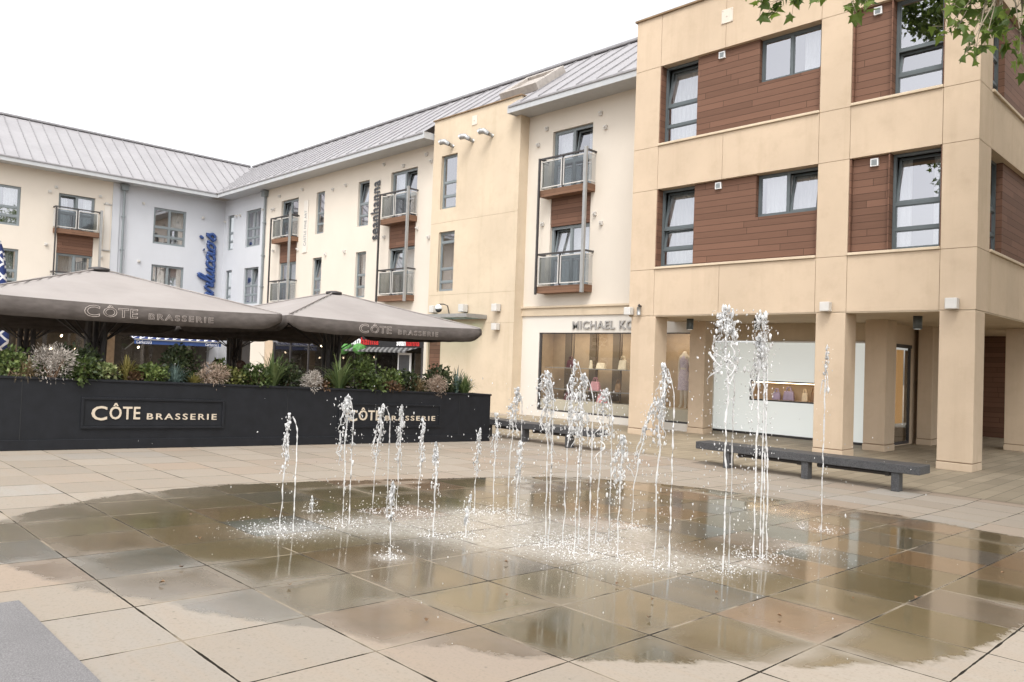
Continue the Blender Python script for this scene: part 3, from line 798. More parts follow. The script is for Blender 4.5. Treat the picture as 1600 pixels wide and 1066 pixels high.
# ------------------------------------------------------------------ terrace along the square
ter = thing('terrace', (-24, 17.5, 0), 'long cream and grey rendered terrace with zinc roof and small steel balconies', 'building')
YM = 17.5
m = FY(YM)
ZS, ZF, ZG = 9.52, 9.66, 9.74
up, dn = (6.95, 8.80), (4.03, 5.90)
gh = [(-39.15, -38.45, 6.9, 8.72), (-37.05, -35.5, 6.9, 8.74), (-39.15, -38.45, 4.05, 5.85), (-37.05, -35.5, 4.05, 5.85)]
ch = [(-33.45, -31.86, 3.95, 8.80), (-30.3, -29.6, *up), (-27.0, -26.2, *up), (-30.4, -29.65, *dn), (-27.0, -26.25, *dn), (-24.72, -23.05, 3.95, 8.85)]
q = MB(); wall(q, m, -39.565, -34.95, 2.7, 9.55, gh, 0.16); q.build('wall', 'grey_render', ter)
q = MB(); wall(q, m, -34.95, -21.6, 2.7, 9.55, ch, 0.16); q.build('wall', 'cream_render', ter)
q = MB(); wall(q, m, -17.28, -11.5, 3.42, 9.55, [(-16.2, -14.6, 3.95, 8.86)], 0.16); q.build('wall', 'cream_render', ter)
for a, e, z0, z1 in gh:
    window(ter, m, a + 0.004, e - 0.004, z0 + 0.004, z1 - 0.004, (0.5,) if e - a > 1 else (), (0.25, 0.5), -0.08, {(1, 2)} if z1 < 6 and e - a > 1 else (), 'left' if z1 > 6 else 'sides', 'frame_pale', 0.07)
for k_, (a, e, z0, z1) in enumerate(ch):
    if e - a < 1: window(ter, m, a + 0.004, e - 0.004, z0 + 0.004, z1 - 0.004, (), (0.24, 0.5), -0.09, {(0, 2)} if k_ in (2, 3) else (), 'sides' if k_ != 4 else 'net', 'frame_pale', 0.06)
def balcony_stack(parent, m, a, e, zt_, b0, b1, seed):
    """two french windows one above the other, timber panel between, two shallow steel balconies"""
    window(parent, m, a + 0.004, e - 0.004, 6.86, zt_ - 0.004, (0.5,), (0.5,), -0.10, {(seed % 2, 1)}, ('sides', 'left', 'right')[seed % 3], 'frame_pale', 0.085, 'french_window')
    window(parent, m, a + 0.004, e - 0.004, 3.954, 5.88, (0.5,), (0.5,), -0.10, {(0, 1)} if seed % 2 else (), 'net', 'frame_pale', 0.085, 'french_window')
    q = MB(); q.mbox(m, a + 0.003, e - 0.003, 5.885, 6.855, -0.15, -0.03); q.build('cladding', 'timber', parent)
    dp = 0.37
    for zd, zr in ((6.76, 7.96), (3.79, 5.01)):
        q = MB(); q.mbox(m, b0 + 0.03, b1 - 0.02, zd, zd + 0.21, 0.002, dp - 0.01); bal = q.build('balcony', 'timber_deck', parent)
        q = MB()
        q.mbox(m, b0, b1, zr - 0.05, zr, dp - 0.05, dp + 0.02); q.mbox(m, b0, b0 + 0.05, zr - 0.05, zr, 0.0, dp - 0.05); q.mbox(m, b1 - 0.05, b1, zr - 0.05, zr, 0.0, dp - 0.05)
        q.build('handrail', 'dark_steel', bal)
        q = MB(); pz0, pz1 = zd + 0.27, zr - 0.10
        w_ = (b1 - b0 - 0.18)
        gl_ = MB()
        for i in range(2):
            p0 = b0 + 0.07 + i * w_ / 2; p1 = p0 + w_ / 2 - 0.07
            for A, B, C_, D in ((p0, p1, pz0, pz0 + 0.03), (p0, p1, pz1 - 0.03, pz1), (p0, p0 + 0.03, pz0 + 0.03, pz1 - 0.03), (p1 - 0.03, p1, pz0 + 0.03, pz1 - 0.03)): q.mbox(m, A, B, C_, D, dp - 0.045, dp - 0.015)
            gl_.mbox(m, p0 + 0.03, p1 - 0.03, pz0 + 0.03, pz1 - 0.03, dp - 0.035, dp - 0.027)
        for uu in (b0 + 0.012, b1 - 0.032):
            for C_, D in ((pz0, pz0 + 0.03), (pz1 - 0.03, pz1)): q.mbox(m, uu, uu + 0.02, C_, D, 0.02, dp - 0.05)
            for t_ in range(7): q.mbox(m, uu + 0.006, uu + 0.014, pz0 + 0.03, pz1 - 0.03, 0.03 + t_ * 0.045, 0.04 + t_ * 0.045)
        q.build('panel_frame', 'lamp_white', bal); gl_.build('glass_panel', 'glass_balcony', bal)
        q = MB(); q.mbox(m, (b0 + b1) / 2 - 0.065, (b0 + b1) / 2 - 0.02, zd + 0.211, zr - 0.051, dp - 0.05, dp - 0.01); q.build('stanchion', 'dark_steel', bal)
    q = MB(); q.mbox(m, b1 - 0.10, b1 - 0.005, 3.75, 8.02, dp + 0.021, dp + 0.10); q.build('post', 'steel', parent)
    q = MB(); q.mbox(m, b0 + 0.005, b0 + 0.065, 3.75, 7.95, dp + 0.021, dp + 0.08); q.build('post', 'dark_steel', parent)
balcony_stack(ter, m, -33.45, -31.86, 8.80, -33.62, -31.72, 0)
balcony_stack(ter, m, -24.72, -23.05, 8.85, -24.85, -22.95, 1)
balcony_stack(ter, m, -16.2, -14.6, 8.86, -16.37, -14.42, 3)
# eaves: fascia, gutter, soffit
EY = 16.7
def eave(parent, mm, a, e, dout, endcap=()):
    q = MB(); q.mbox(mm, a, e, ZS - 0.02, ZF, dout - 0.05, dout); q.mbox(mm, a, e, ZS, ZS + 0.02, 0.0, dout - 0.05)
    for p0, p1 in endcap: q.mbox(mm, p0, p1, ZS - 0.02, ZG, -0.05, dout)
    q.build('fascia', 'fascia', parent)
    q = MB(); q.mbox(mm, a, e, ZF + 0.001, ZG, dout - 0.12, dout + 0.03); q.build('gutter', 'zinc_seam', parent, bevel=0.02)
eave(ter, m, -38.77 + 0.05, -21.78, 0.8, [(-21.78, -21.70)])
eave(ter, m, -17.42, -11.585, 0.8, [(-17.47, -17.42)])
SL = 0.72
def rz(y): return ZG + SL * (y - EY)
q = MB()
TOP = 3.6
ridge_y = EY + TOP
A = (-38.77, EY, ZG); B = (-42.37, ridge_y, rz(ridge_y))
for x0, x1, ylo in ((-38.77, -21.65, EY), (-21.65, -17.42, 17.35), (-17.42, -11.55, EY)):
    if x0 < -38: q.add([A, (x1, ylo, rz(ylo)), (x1, ridge_y, rz(ridge_y)), B], [(0, 1, 2, 3)])
    else: q.quad((x0, ylo, rz(ylo)), (x1, ylo, rz(ylo)), (x1, ridge_y, rz(ridge_y)), (x0, ridge_y, rz(ridge_y)))
q.quad((-42.37, ridge_y, rz(ridge_y)), (-11.55, ridge_y, rz(ridge_y)), (-11.55, 24, ZG), (-42.37, 24, ZG))
roof = q.build('roof', 'zinc', ter)
q = MB(); sx = -42.0
while sx < -11.7:
    ylo = EY + max(0.0, -38.77 - sx) + 0.02
    if -21.7 < sx < -17.4: ylo = 17.4
    q.add([(sx - 0.014, ylo, rz(ylo) - 0.01), (sx + 0.014, ylo, rz(ylo) - 0.01), (sx + 0.014, ylo, rz(ylo) + 0.045), (sx - 0.014, ylo, rz(ylo) + 0.045),
           (sx - 0.014, ridge_y, rz(ridge_y) - 0.01), (sx + 0.014, ridge_y, rz(ridge_y) - 0.01), (sx + 0.014, ridge_y, rz(ridge_y) + 0.045), (sx - 0.014, ridge_y, rz(ridge_y) + 0.045)],
          [(0, 1, 2, 3), (4, 7, 6, 5), (0, 4, 5, 1), (1, 5, 6, 2), (2, 6, 7, 3), (3, 7, 4, 0)])
    sx += 0.76
o = q.build('standing_seams', 'zinc_seam', roof); kind(o, 'stuff')
q = MB(); q.box(-42.3, -11.6, ridge_y - 0.14, ridge_y + 0.14, rz(ridge_y) - 0.02, rz(ridge_y) + 0.09); q.build('ridge_cap', 'zinc_seam', roof, bevel=0.03)
# smoke hatch lying on the roof
def onroof(x, y, h): n_ = Vector((0, -SL, 1)).normalized(); return Vector((x, y, rz(y))) + n_ * h
q = MB()
def rbox(x0, x1, y0, y1, h0, h1):
    vs = [onroof(x, y, h) for h in (h0, h1) for x, y in ((x0, y0), (x1, y0), (x1, y1), (x0, y1))]
    q.add(vs, [(0,3,2,1),(4,5,6,7),(0,1,5,4),(1,2,6,5),(2,3,7,6),(3,0,4,7)])
rbox(-18.7, -18.5, 17.6, 18.9, 0.0, 0.26); rbox(-17.2, -17.0, 17.6, 18.9, 0.0, 0.26); rbox(-18.5, -17.2, 17.6, 17.75, 0, 0.26); rbox(-18.5, -17.2, 18.75, 18.9, 0, 0.26); rbox(-18.5, -17.2, 17.75, 18.75, 0.02, 0.16)
q.build('roof_hatch', 'hatch', roof, bevel=0.015)
q = MB()
q.quad((-39.3, 18.6, 2.7), (-11.6, 18.6, 2.7), (-11.6, 18.6, 9.5), (-39.3, 18.6, 9.5)); q.quad((-39.5, 17.6, 6.4), (-11.6, 17.6, 6.4), (-11.6, 18.6, 6.4), (-39.5, 18.6, 6.4))
for x in (-38.2, -34.9, -31.2, -28.4, -25.4, -22.4, -14.3): q.quad((x, 17.62, 2.7), (x, 18.6, 2.7), (x, 18.6, 9.5), (x, 17.62, 9.5))
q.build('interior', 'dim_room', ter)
def downpipe(parent, m, u, z0):
    q = MB(); q.tube([m(u, z0, 0.09), m(u, 9.22, 0.09)], 0.055, 12); 
    for z in (7.9, 6.3, 4.8): q.mbox(m, u - 0.075, u + 0.075, z, z + 0.06, 0.0, 0.15)
    q.mbox(m, u - 0.16, u + 0.16, 9.2, 9.42, 0.002, 0.22); q.mbox(m, u - 0.19, u + 0.19, 9.42, 9.47, 0.002, 0.25)
    q.build('downpipe', 'frame_pale', parent)
downpipe(ter, m, -34.95, 2.7)
fxs = [(-39.4, 8.45), (-38.1, 8.6), (-37.7, 8.6), (-35.2, 8.6), (-34.3, 8.5), (-34.1, 8.5), (-33.6, 9.05), (-31.5, 9.1), (-28.9, 8.75), (-27.9, 8.8), (-25.2, 9.25), (-23.9, 9.0), (-22.5, 9.2), (-22.2, 8.9), (-34.0, 6.5), (-31.7, 6.4), (-29.3, 6.0), (-27.8, 6.0), (-25.0, 6.35), (-22.9, 6.5), (-22.2, 6.1), (-16.8, 8.55), (-16.45, 9.0), (-14.3, 9.05), (-14.1, 8.6), (-16.5, 6.0), (-14.4, 6.1), (-14.15, 5.8)]
q = MB(); q.box(-0.045, 0.045, -0.07, 0.0, -0.06, 0.06); q.box(-0.02, 0.02, -0.13, -0.07, -0.02, 0.03)
fx0 = q.build('wall_fixing', 'lamp_white', ter)
for i, (x, z) in enumerate(fxs):
    o = fx0 if i == 0 else fx0.copy()
    if i: col.objects.link(o); o.parent = ter
    o.location = Vector((x, YM, z)) - ter.location
fx0.data.transform(Matrix.Translation(ter.location))

# ground floor of the terrace: piers and shops
def unit(name, a, e, label, fas, fz=(2.12, 2.62)):
    t = thing(name, ((a + e) / 2, YM, 0), label, 'shopfront')
    q = MB(); q.box(a, e, YM - 0.02, YM + 0.10, fz[0], 2.72); q.build('fascia', fas, t)
    q = MB()
    q.box(a, a + 0.10, YM, YM + 0.10, 0, fz[0] - 0.001); q.box(e - 0.10, e, YM, YM + 0.10, 0, fz[0] - 0.001)
    n = max(2, int((e - a) / 1.5))
    for i in range(1, n): x = a + (e - a) * i / n; q.box(x - 0.03, x + 0.03, YM + 0.01, YM + 0.09, 0.35, fz[0] - 0.001)
    q.box(a + 0.1, e - 0.1, YM, YM + 0.10, 0, 0.35)
    q.build('frame', 'dark_steel', t)
    q = MB(); q.box(a + 0.1, e - 0.1, YM + 0.045, YM + 0.055, 0.35, fz[0] - 0.002); q.build('window', 'glass_shop', t)
    q = MB(); q.quad((a, YM + 3, 0), (e, YM + 3, 0), (e, YM + 3, 2.7), (a, YM + 3, 2.7)); q.quad((a, YM + .1, 0), (a, YM + 3, 0), (a, YM + 3, 2.7), (a, YM + .1, 2.7)); q.quad((e, YM + .1, 0), (e, YM + 3, 0), (e, YM + 3, 2.7), (e, YM + .1, 2.7)); q.quad((a, YM + .1, 2.69), (e, YM + .1, 2.69), (e, YM + 3, 2.69), (a, YM + 3, 2.69))
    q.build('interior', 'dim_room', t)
    return t
g1 = unit('gallery_shopfront', -33.7, -28.9, 'art gallery shopfront with long grey fascia behind the planter', 'sign_grey', (2.16, 2.62))
text_obj([('CASTLE FINE ART', -32.1, -30.2, 2.22, 2.42)], m, 0.021, 0.02, 'letter_white', 'lettering', g1)
q = MB()
for i, (x, w, h) in enumerate(((-32.9, .7, .5), (-31.8, .5, .6), (-30.9, .9, .5), (-29.9, .6, .7))): q.box(x, x + w, YM + 2.9, YM + 2.96, 1.3, 1.3 + h)
q.build('picture', 'display_beige', g1)
q = MB()
for x in (-32.5, -31.4, -30.4, -29.8): q.blob((x, YM + 1.2, 2.05), 0.05, 1)
q.build('spotlight', 'bulb', g1)
g2 = unit('salon_shopfront', -28.3, -22.3, 'black hair salon shopfront with white and red lettering', 'black', (2.05, 2.62))
text_obj([('sean', -27.4, -26.35, 2.12, 2.36)], m, 0.021, 0.02, 'letter_white', 'lettering', g2, bold=0.02)
text_obj([('hanna', -26.3, -25.1, 2.12, 2.42)], m, 0.021, 0.02, 'letter_red', 'lettering', g2, bold=0.02)
text_obj([('sean', -23.9, -23.35, 2.10, 2.28)], m, 0.021, 0.02, 'letter_white', 'lettering', g2, bold=0.02)
text_obj([('hanna', -23.3, -22.5, 2.10, 2.32)], m, 0.021, 0.02, 'letter_red', 'lettering', g2, bold=0.02)
q = MB(); q.add([(-27.9, YM - 0.02, 2.04), (-22.6, YM - 0.02, 2.04), (-22.6, YM - 0.55, 1.90), (-27.9, YM - 0.55, 1.90)], [(0, 1, 2, 3)]); q.add([(-27.9, YM - 0.55, 1.90), (-22.6, YM - 0.55, 1.90), (-22.6, YM - 0.55, 1.84), (-27.9, YM - 0.55, 1.84)], [(0, 1, 2, 3)])
q.build('awning', 'awning_dark', g2)
q = MB(); q.box(-23.75, -22.95, YM - 0.06, YM - 0.02, 0.7, 1.84); q.build('poster_frame', 'white_metal', g2)
q = MB(); q.box(-23.67, -23.03, YM - 0.07, YM - 0.0605, 0.78, 1.76); q.build('poster', 'letter_dark', g2)
for x, z in ((-26.9, 1.95), (-25.9, 1.95)):
    q = MB(); q.blob((x, YM - 0.35, z), 0.28, 2, (1, 1, 0.8), 0.08); tb = q.build('topiary_ball', 'green_paint', None); tag(tb, 'bright green ball hanging at the salon front, ' + ('left one' if x < -26.5 else 'right one'), 'topiary', 'green balls at the salon')
for a, e, mt in ((-36.0, -34.55, 'cream_render'), (-39.56, -38.9, 'grey_render'), (-34.5, -33.72, 'stone'), (-28.88, -28.32, 'cream_render'), (-22.28, -21.62, 'cream_render')):
    q = MB(); q.box(a, e, YM, YM + 0.3, 0, 2.71); q.build('pier', mt, ter)
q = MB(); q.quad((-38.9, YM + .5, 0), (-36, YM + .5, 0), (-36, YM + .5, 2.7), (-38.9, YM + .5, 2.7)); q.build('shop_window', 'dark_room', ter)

# ------------------------------------------------------------------ stone stair tower
tw = thing('stone_tower', (-19.4, 17.1, 0), 'plain yellow sandstone tower bay with two narrow windows and three spotlights', 'building')
m = FY(17.1)
th = [(-21.15, -20.3, 6.93, 8.82), (-21.15, -20.3, 4.03, 6.12), (-21.52, -20.84, 0.0, 2.5)]
q = MB(); wall(q, m, -21.62, -17.25, 0, 10.14, th, 0.16, 0.006, (), (2.9, 3.9, 6.45)); 
q.quad((-17.25, 17.112, 0), (-17.25, 17.5, 0), (-17.25, 17.5, 10.14), (-17.25, 17.112, 10.14)); q.quad((-21.62, 17.112, 0), (-21.62, 18.2, 0), (-21.62, 18.2, 10.14), (-21.62, 17.112, 10.14)); q.quad((-17.25, 17.5, 9.5), (-17.25, 18.2, 9.5), (-17.25, 18.2, 10.14), (-17.25, 17.5, 10.14))
q.quad((-21.62, 17.12, 10.139), (-17.25, 17.12, 10.139), (-17.25, 18.2, 10.139), (-21.62, 18.2, 10.139))
q.build('wall', ['tower_stone', 'joint'], tw)
q = MB(); q.box(-21.66, -17.21, 17.05, 17.35, 10.142, 10.18); q.build('coping', 'joint', tw)
window(tw, m, -21.146, -20.304, 6.934, 8.816, (), (0.24, 0.5), -0.10, (), 'right', 'frame_pale', 0.06)
window(tw, m, -21.146, -20.304, 4.034, 6.116, (), (0.16, 0.38, 0.83), -0.10, (), None, 'frame_pale', 0.06)
q = MB(); q.mbox(m, -21.515, -20.845, 0.0, 2.495, -0.15, -0.06); q.build('door', 'timber', tw)
q = MB(); q.quad((-21.6, 18.1, 0), (-17.3, 18.1, 0), (-17.3, 18.1, 10), (-21.6, 18.1, 10)); q.quad((-20.0, 17.2, 0), (-20.0, 18.1, 0), (-20.0, 18.1, 10), (-20.0, 17.2, 10)); q.build('interior', 'dim_room', tw)
q = MB(); q.mbox(m, -19.58, -19.34, 9.62, 9.94, 0.0005, 0.02); q.blob((-19.46, 17.08, 9.78), 0.025, 1); q.build('plaque', 'cream_render', tw)
names3 = ['leftmost silver floodlight on the tower above its upper window', 'middle silver floodlight on top of the stone tower', 'rightmost silver floodlight on top of the stone tower']
for i, x in enumerate((-20.55, -19.5, -18.55)):
    z = 9.16
    t = thing('floodlight', (x, 17.1, z), names3[i], 'floodlight', 'silver tower floodlights')
    q = MB(); q.tube([(x, 17.099, z - 0.08), (x - 0.03, 16.92, z - 0.04)], 0.06, 12); q.build('bracket', 'steel', t, True)
    q = MB(); q.tube([(x + 0.02, 16.9, z - 0.06), (x - 0.10, 16.80, z + 0.03), (x - 0.22, 16.72, z + 0.02), (x - 0.27, 16.69, z - 0.01)], [0.07, 0.095, 0.10, 0.085], 14); q.build('lamp_head', 'steel', t, True)
cube_lamp(m, -21.15, 3.40, 0.24, 'white cube lamp at the left over the glass canopy')
cube_lamp(m, -19.55, 3.40, 0.26, 'white cube lamp over the middle of the glass canopy')
cube_lamp(m, -17.95, 3.38, 0.24, 'white cube lamp right of the canopy, upper one')
cube_lamp(m, -17.95, 2.77, 0.22, 'white cube lamp right of the canopy, lower one')
t = thing('security_camera', (-20.55, 17.1, 3.5), 'white dome security camera above the glass canopy on the tower', 'camera')
q = MB(); q.tube([(-20.35, 17.09, 3.05), (-20.35, 16.95, 3.5), (-20.45, 16.85, 3.55), (-20.6, 16.8, 3.55)], 0.02, 8); q.build('arm', 'dark_steel', t)
q = MB(); q.lathe([(0.03, 0.14), (0.10, 0.10), (0.13, 0.0), (0.12, -0.03)], (-20.62, 16.78, 3.40), 16); q.build('housing', 'white_metal', t, True)
q = MB(); q.lathe([(0.115, -0.031), (0.10, -0.09), (0.05, -0.13), (0.0, -0.14)], (-20.62, 16.78, 3.40), 16); q.build('dome', 'black', t, True)
t = thing('glass_canopy', (-20, 17.1, 3.1), 'flat green glass canopy on a steel frame over the tower door', 'canopy')
q = MB(); q.box(-21.5, -18.55, 16.25, 17.08, 3.10, 3.125); q.build('glass_sheet', 'glass_green', t)
q = MB(); q.box(-21.5, -18.5, 16.20, 16.27, 3.04, 3.16); q.box(-18.57, -18.5, 16.27, 17.09, 3.03, 3.16); q.box(-21.5, -18.6, 17.0, 17.09, 3.03, 3.095)
for x in (-21.2, -20.2, -19.2): q.box(x, x + 0.05, 16.27, 17.0, 3.03, 3.095)
q.build('steel_frame', 'steel', t)

# ------------------------------------------------------------------ left wing across the square
lw = thing('side_wing', (-39.57, 9, 0), 'cream and blue grey rendered wing with zinc roof at the left end of the square', 'building')
m = FX(-39.57)
gh = [(13.92, 15.5, 6.86, 8.66), (13.92, 15.5, 4.0, 5.82)]
ch = [(9.73, 11.25, 3.95, 8.62), (6.7, 8.24, 6.86, 8.60), (6.7, 8.26, 4.05, 5.83), (3.2, 4.6, 6.86, 8.6), (3.2, 4.6, 4.05, 5.83)]
q = MB(); wall(q, m, 12.3, 17.5, 2.7, 9.55, gh, 0.16); q.build('wall', 'grey_render', lw)
q = MB(); wall(q, m, -4, 12.3, 2.7, 9.55, ch, 0.16); q.build('wall', 'cream_render', lw)
window(lw, m, *[x + e for x, e in zip(gh[0], (.004, -.004, .004, -.004))], (0.5,), (0.22, 0.47), -0.06, (), 'right', 'frame_pale', 0.08)
window(lw, m, *[x + e for x, e in zip(gh[1], (.004, -.004, .004, -.004))], (0.5,), (), -0.06, (), 'net', 'frame_pale', 0.08)
for h in ch[1:]: window(lw, m, *[x + e for x, e in zip(h, (.004, -.004, .004, -.004))], (), (0.24, 0.46), -0.06, (), 'right', 'frame_pale', 0.08)
balcony_stack(lw, m, 9.73, 11.25, 8.62, 9.52, 11.48, 0)
eave(lw, m, -4, 16.65, 0.8)
q = MB(); q.mbox(FX(-39.57), 16.65, 16.78, ZS - 0.02, ZF, 0.75, 0.80); q.build('fascia', 'fascia', lw)
q = MB()
q.add([(-38.77, -4, ZG), (-38.77, EY, ZG), (-42.37, ridge_y, ZG + SL * 3.6), (-42.37, -4, ZG + SL * 3.6)], [(0, 1, 2, 3)])
q.quad((-42.37, -4, ZG + SL * 3.6), (-42.37, ridge_y, ZG + SL * 3.6), (-46, ridge_y, ZG), (-46, -4, ZG))
q.add([(-38.77, -4, ZG), (-42.37, -4, ZG + SL * 3.6), (-46, -4, ZG)], [(0, 1, 2)])
roof2 = q.build('roof', 'zinc', lw)
q = MB(); sy = -3.5
while sy < 20:
    xlo = -38.77 - max(0.0, sy - EY) - 0.02; zlo = ZG + SL * (-38.77 - xlo)
    q.add([(xlo, sy - .016, zlo - .01), (xlo, sy + .016, zlo - .01), (xlo, sy + .016, zlo + .045), (xlo, sy - .016, zlo + .045), (-42.37, sy - .016, ZG + SL * 3.6 - .01), (-42.37, sy + .016, ZG + SL * 3.6 - .01), (-42.37, sy + .016, ZG + SL * 3.6 + .045), (-42.37, sy - .016, ZG + SL * 3.6 + .045)],
          [(0, 1, 2, 3), (4, 7, 6, 5), (0, 4, 5, 1), (1, 5, 6, 2), (2, 6, 7, 3), (3, 7, 4, 0)])
    sy += 0.52
kind(q.build('standing_seams', 'zinc_seam', roof2), 'stuff')
q = MB(); q.box(-42.5, -42.24, -4, 20.1, ZG + SL * 3.6 - 0.02, ZG + SL * 3.6 + 0.09); q.build('ridge_cap', 'zinc_seam', roof2, bevel=0.03)
q = MB(); q.quad((-40.7, -4, 0), (-40.7, 17.5, 0), (-40.7, 17.5, 9.5), (-40.7, -4, 9.5)); q.quad((-40.7, -4, 6.4), (-39.6, -4, 6.4), (-39.6, 17.5, 6.4), (-40.7, 17.5, 6.4))
for y in (5.5, 9.0, 12.2, 16.2): q.quad((-40.7, y, 0), (-39.65, y, 0), (-39.65, y, 9.5), (-40.7, y, 9.5))
q.build('interior', 'dim_room', lw)
q = MB(); q.mbox(m, 12.0, 12.32, 2.7, 9.5, 0.001, 0.05); q.build('corner_strip', 'grey_render', lw)
downpipe(lw, FX(-39.52), 12.47, 2.7)
fy = [(9.35, 8.6), (9.6, 8.85), (11.45, 8.75), (11.75, 8.45), (13.4, 8.75), (16.35, 8.5), (9.3, 6.2), (11.6, 5.9), (13.3, 5.9)]
q = MB(); q.box(0, 0.07, -0.06, 0.06, -0.06, 0.06); q.box(0.07, 0.13, -0.02, 0.02, -0.02, 0.03)
fx1 = q.build('wall_fixing', 'lamp_white', lw)
for i, (y, z) in enumerate(fy):
    o = fx1 if i == 0 else fx1.copy()
    if i: col.objects.link(o); o.parent = lw
    o.location = Vector((-39.57, y, z)) - lw.location
fx1.data.transform(Matrix.Translation(lw.location))
for a, e, mt in ((-4, 1, 'cream_render'), (4.2, 4.7, 'stone'), (8.4, 8.9, 'stone'), (11.9, 12.4, 'joint'), (17.0, 17.5, 'grey_render')):
    q = MB(); q.mbox(m, a, e, 0, 2.71, -0.3, 0); q.build('pier', mt, lw)
def shop_awning(name, u0, u1, zt_, zb, dp, cloth, fasc, label):
    t = thing(name, m((u0 + u1) / 2, zt_, 0), label, 'awning')
    q = MB(); q.add([m(u0, zt_, 0.02), m(u1, zt_, 0.02), m(u1, zb, dp), m(u0, zb, dp), m(u0, zt_ - 0.03, 0.02), m(u1, zt_ - 0.03, 0.02), m(u1, zb - 0.03, dp), m(u0, zb - 0.03, dp)], [(0, 3, 2, 1), (4, 5, 6, 7), (0, 4, 7, 3), (1, 2, 6, 5)])
    q.build('cloth', cloth, t)
    q = MB(); q.mbox(m, u0, u1, zb - 0.22, zb - 0.031, dp - 0.02, dp); q.build('valance', fasc, t)
    q = MB(); q.mbox(m, u0, u1, zb - 0.031, zb + 0.03, dp + 0.001, dp + 0.05)
    for u in (u0 + 0.1, (u0 + u1) / 2, u1 - 0.1): q.tube([m(u, zb - 0.05, dp - 0.05), m(u, zb - 0.5, 0.05)], 0.02, 6)
    q.build('awning_frame', 'steel', t)
    return t
aw = shop_awning('shop_awning', 12.75, 16.9, 2.55, 2.08, 1.6, 'lattice', 'blue_sign', 'navy shop awning with white lattice pattern and blue valance')
ms = FX(-39.57 + 1.6)
for u_ in (12.85, 16.1): text_obj([("Carluccio's", u_, u_ + 0.68, 1.88, 2.04)], ms, 0.001, 0.01, 'letter_white', 'lettering', aw, shear=0.3)
shop_awning('shop_awning', 1.0, 12.0, 2.95, 2.62, 1.8, 'awning_white', 'plinth', 'pale striped shop awning behind the left parasol')
q = MB()
for i in range(7):
    y = 1.2 + i * 2.3; q.mbox(m, y, y + 1.5, 0.3, 2.55, -0.06, -0.05)
q.build('shop_window', 'glass_shop', lw)
q = MB()
for y, z in ((8.9, 1.6), (10.2, 2.1), (10.8, 1.5), (11.4, 1.45), (9.8, 1.5), (7.6, 1.6), (13.6, 1.7), (15.4, 2.0)): q.blob((-39.9, y, z), 0.06, 1)
q.build('lamp', 'bulb', lw)

# ------------------------------------------------------------------ signs on the facades
def catmull(P, n=5):
    out = []
    for i in range(len(P) - 1):
        p0, p1, p2, p3 = P[max(i - 1, 0)], P[i], P[i + 1], P[min(i + 2, len(P) - 1)]
        for k in range(n):
            t = k / n
            out.append(tuple(0.5 * (2 * b + (c - a) * t + (2 * a - 5 * b + 4 * c - d) * t * t + (3 * b - a - 3 * c + d) * t ** 3) for a, b, c, d in zip(p0, p1, p2, p3)))
    return out + [P[-1]]
GLY = {'C': ([[(1.3, 1.7), (1.0, 2.05), (.45, 1.75), (.1, .95), (.3, .15), (.8, 0), (1.4, .35)]], 1.4),
 'a': ([[(.85, .85), (.5, 1.02), (.12, .7), (.08, .25), (.35, 0), (.7, .3), (.9, .95), (.88, .3), (1.08, .02), (1.3, .2)]], 1.22),
 'r': ([[(0, .15), (.35, 1.1), (.45, .88), (.85, .88), (.78, .4), (.88, .05), (1.15, .2)]], 1.05),
 'l': ([[(0, .2), (.45, .95), (.72, 1.75), (.52, 2.05), (.30, 1.5), (.28, .3), (.48, 0), (.8, .2)]], .72),
 'u': ([[(0, .2), (.2, 1), (.14, .3), (.38, 0), (.72, .35), (.88, 1), (.84, .3), (1.02, 0), (1.28, .2)]], 1.2),
 'c': ([[(.85, .78), (.52, 1.02), (.12, .7), (.12, .25), (.42, 0), (.9, .2)]], .85),
 'i': ([[(0, .2), (.22, 1), (.2, .3), (.4, 0), (.68, .2)], [(.32, 1.42), (.36, 1.5)]], .6),
 'o': ([[(.5, 1.02), (.12, .7), (.12, .25), (.45, 0), (.82, .3), (.82, .75), (.5, 1.02), (.8, .86), (1.12, .98)]], 1.0),
 "'": ([[(.25, 2.05), (.1, 1.6)]], .3),
 's': ([[(0, .15), (.5, 1.15), (.6, .75), (.85, .38), (.55, 0), (.15, .18)]], .9)}
cs = thing('script_sign', (-39.57, 16.7, 6.0), "blue handwritten restaurant sign climbing the grey wall in the inner corner", 'sign')
mm = FX(-39.57)
q = MB(); tx = 0.0; H_ = 0.40; W_ = 0.405
for ch_ in "Carluccio's":
    strokes, adv = GLY[ch_]
    for st in strokes:
        pts = catmull([(x + 0.28 * y, y) for x, y in st])
        path = [mm(17.02 - y * H_ , 3.60 + (tx + x) * W_, 0.10) for x, y in pts]
        n = len(path)
        q.tube(path, [0.082 if 0 < i < n - 1 else 0.055 for i in range(n)], 8)
    tx += adv
q.build('lettering', 'blue_sign', cs, True)
q = MB()
for z in (4.2, 5.6, 6.9): q.mbox(mm, 16.75, 16.79, z, z + 0.04, 0.0, 0.06)
q.build('bracket', 'steel', cs)
m = FY(YM)
sg = thing('blade_sign', (-25.68, YM, 7.4), 'dark vertical letters spelling a salon name beside the middle balcony', 'sign')
text_obj([('seanhanna', -25.98, -25.40, 6.30, 8.66)], m, 0.03, 0.02, 'letter_dark', 'lettering', sg, bold=0.012, vertical=True)
q = MB(); q.mbox(m, -25.60, -25.58, 6.3, 8.66, 0.001, 0.028); q.build('backing_rail', 'frame_pale', sg)
sg = thing('banner_sign', (-31.1, YM, 7.4), 'narrow white vertical banner with faint lettering beside the farthest balcony', 'sign')
q = MB(); q.mbox(m, -31.28, -30.92, 6.2, 8.55, 0.005, 0.04); q.build('board', 'white_render', sg)
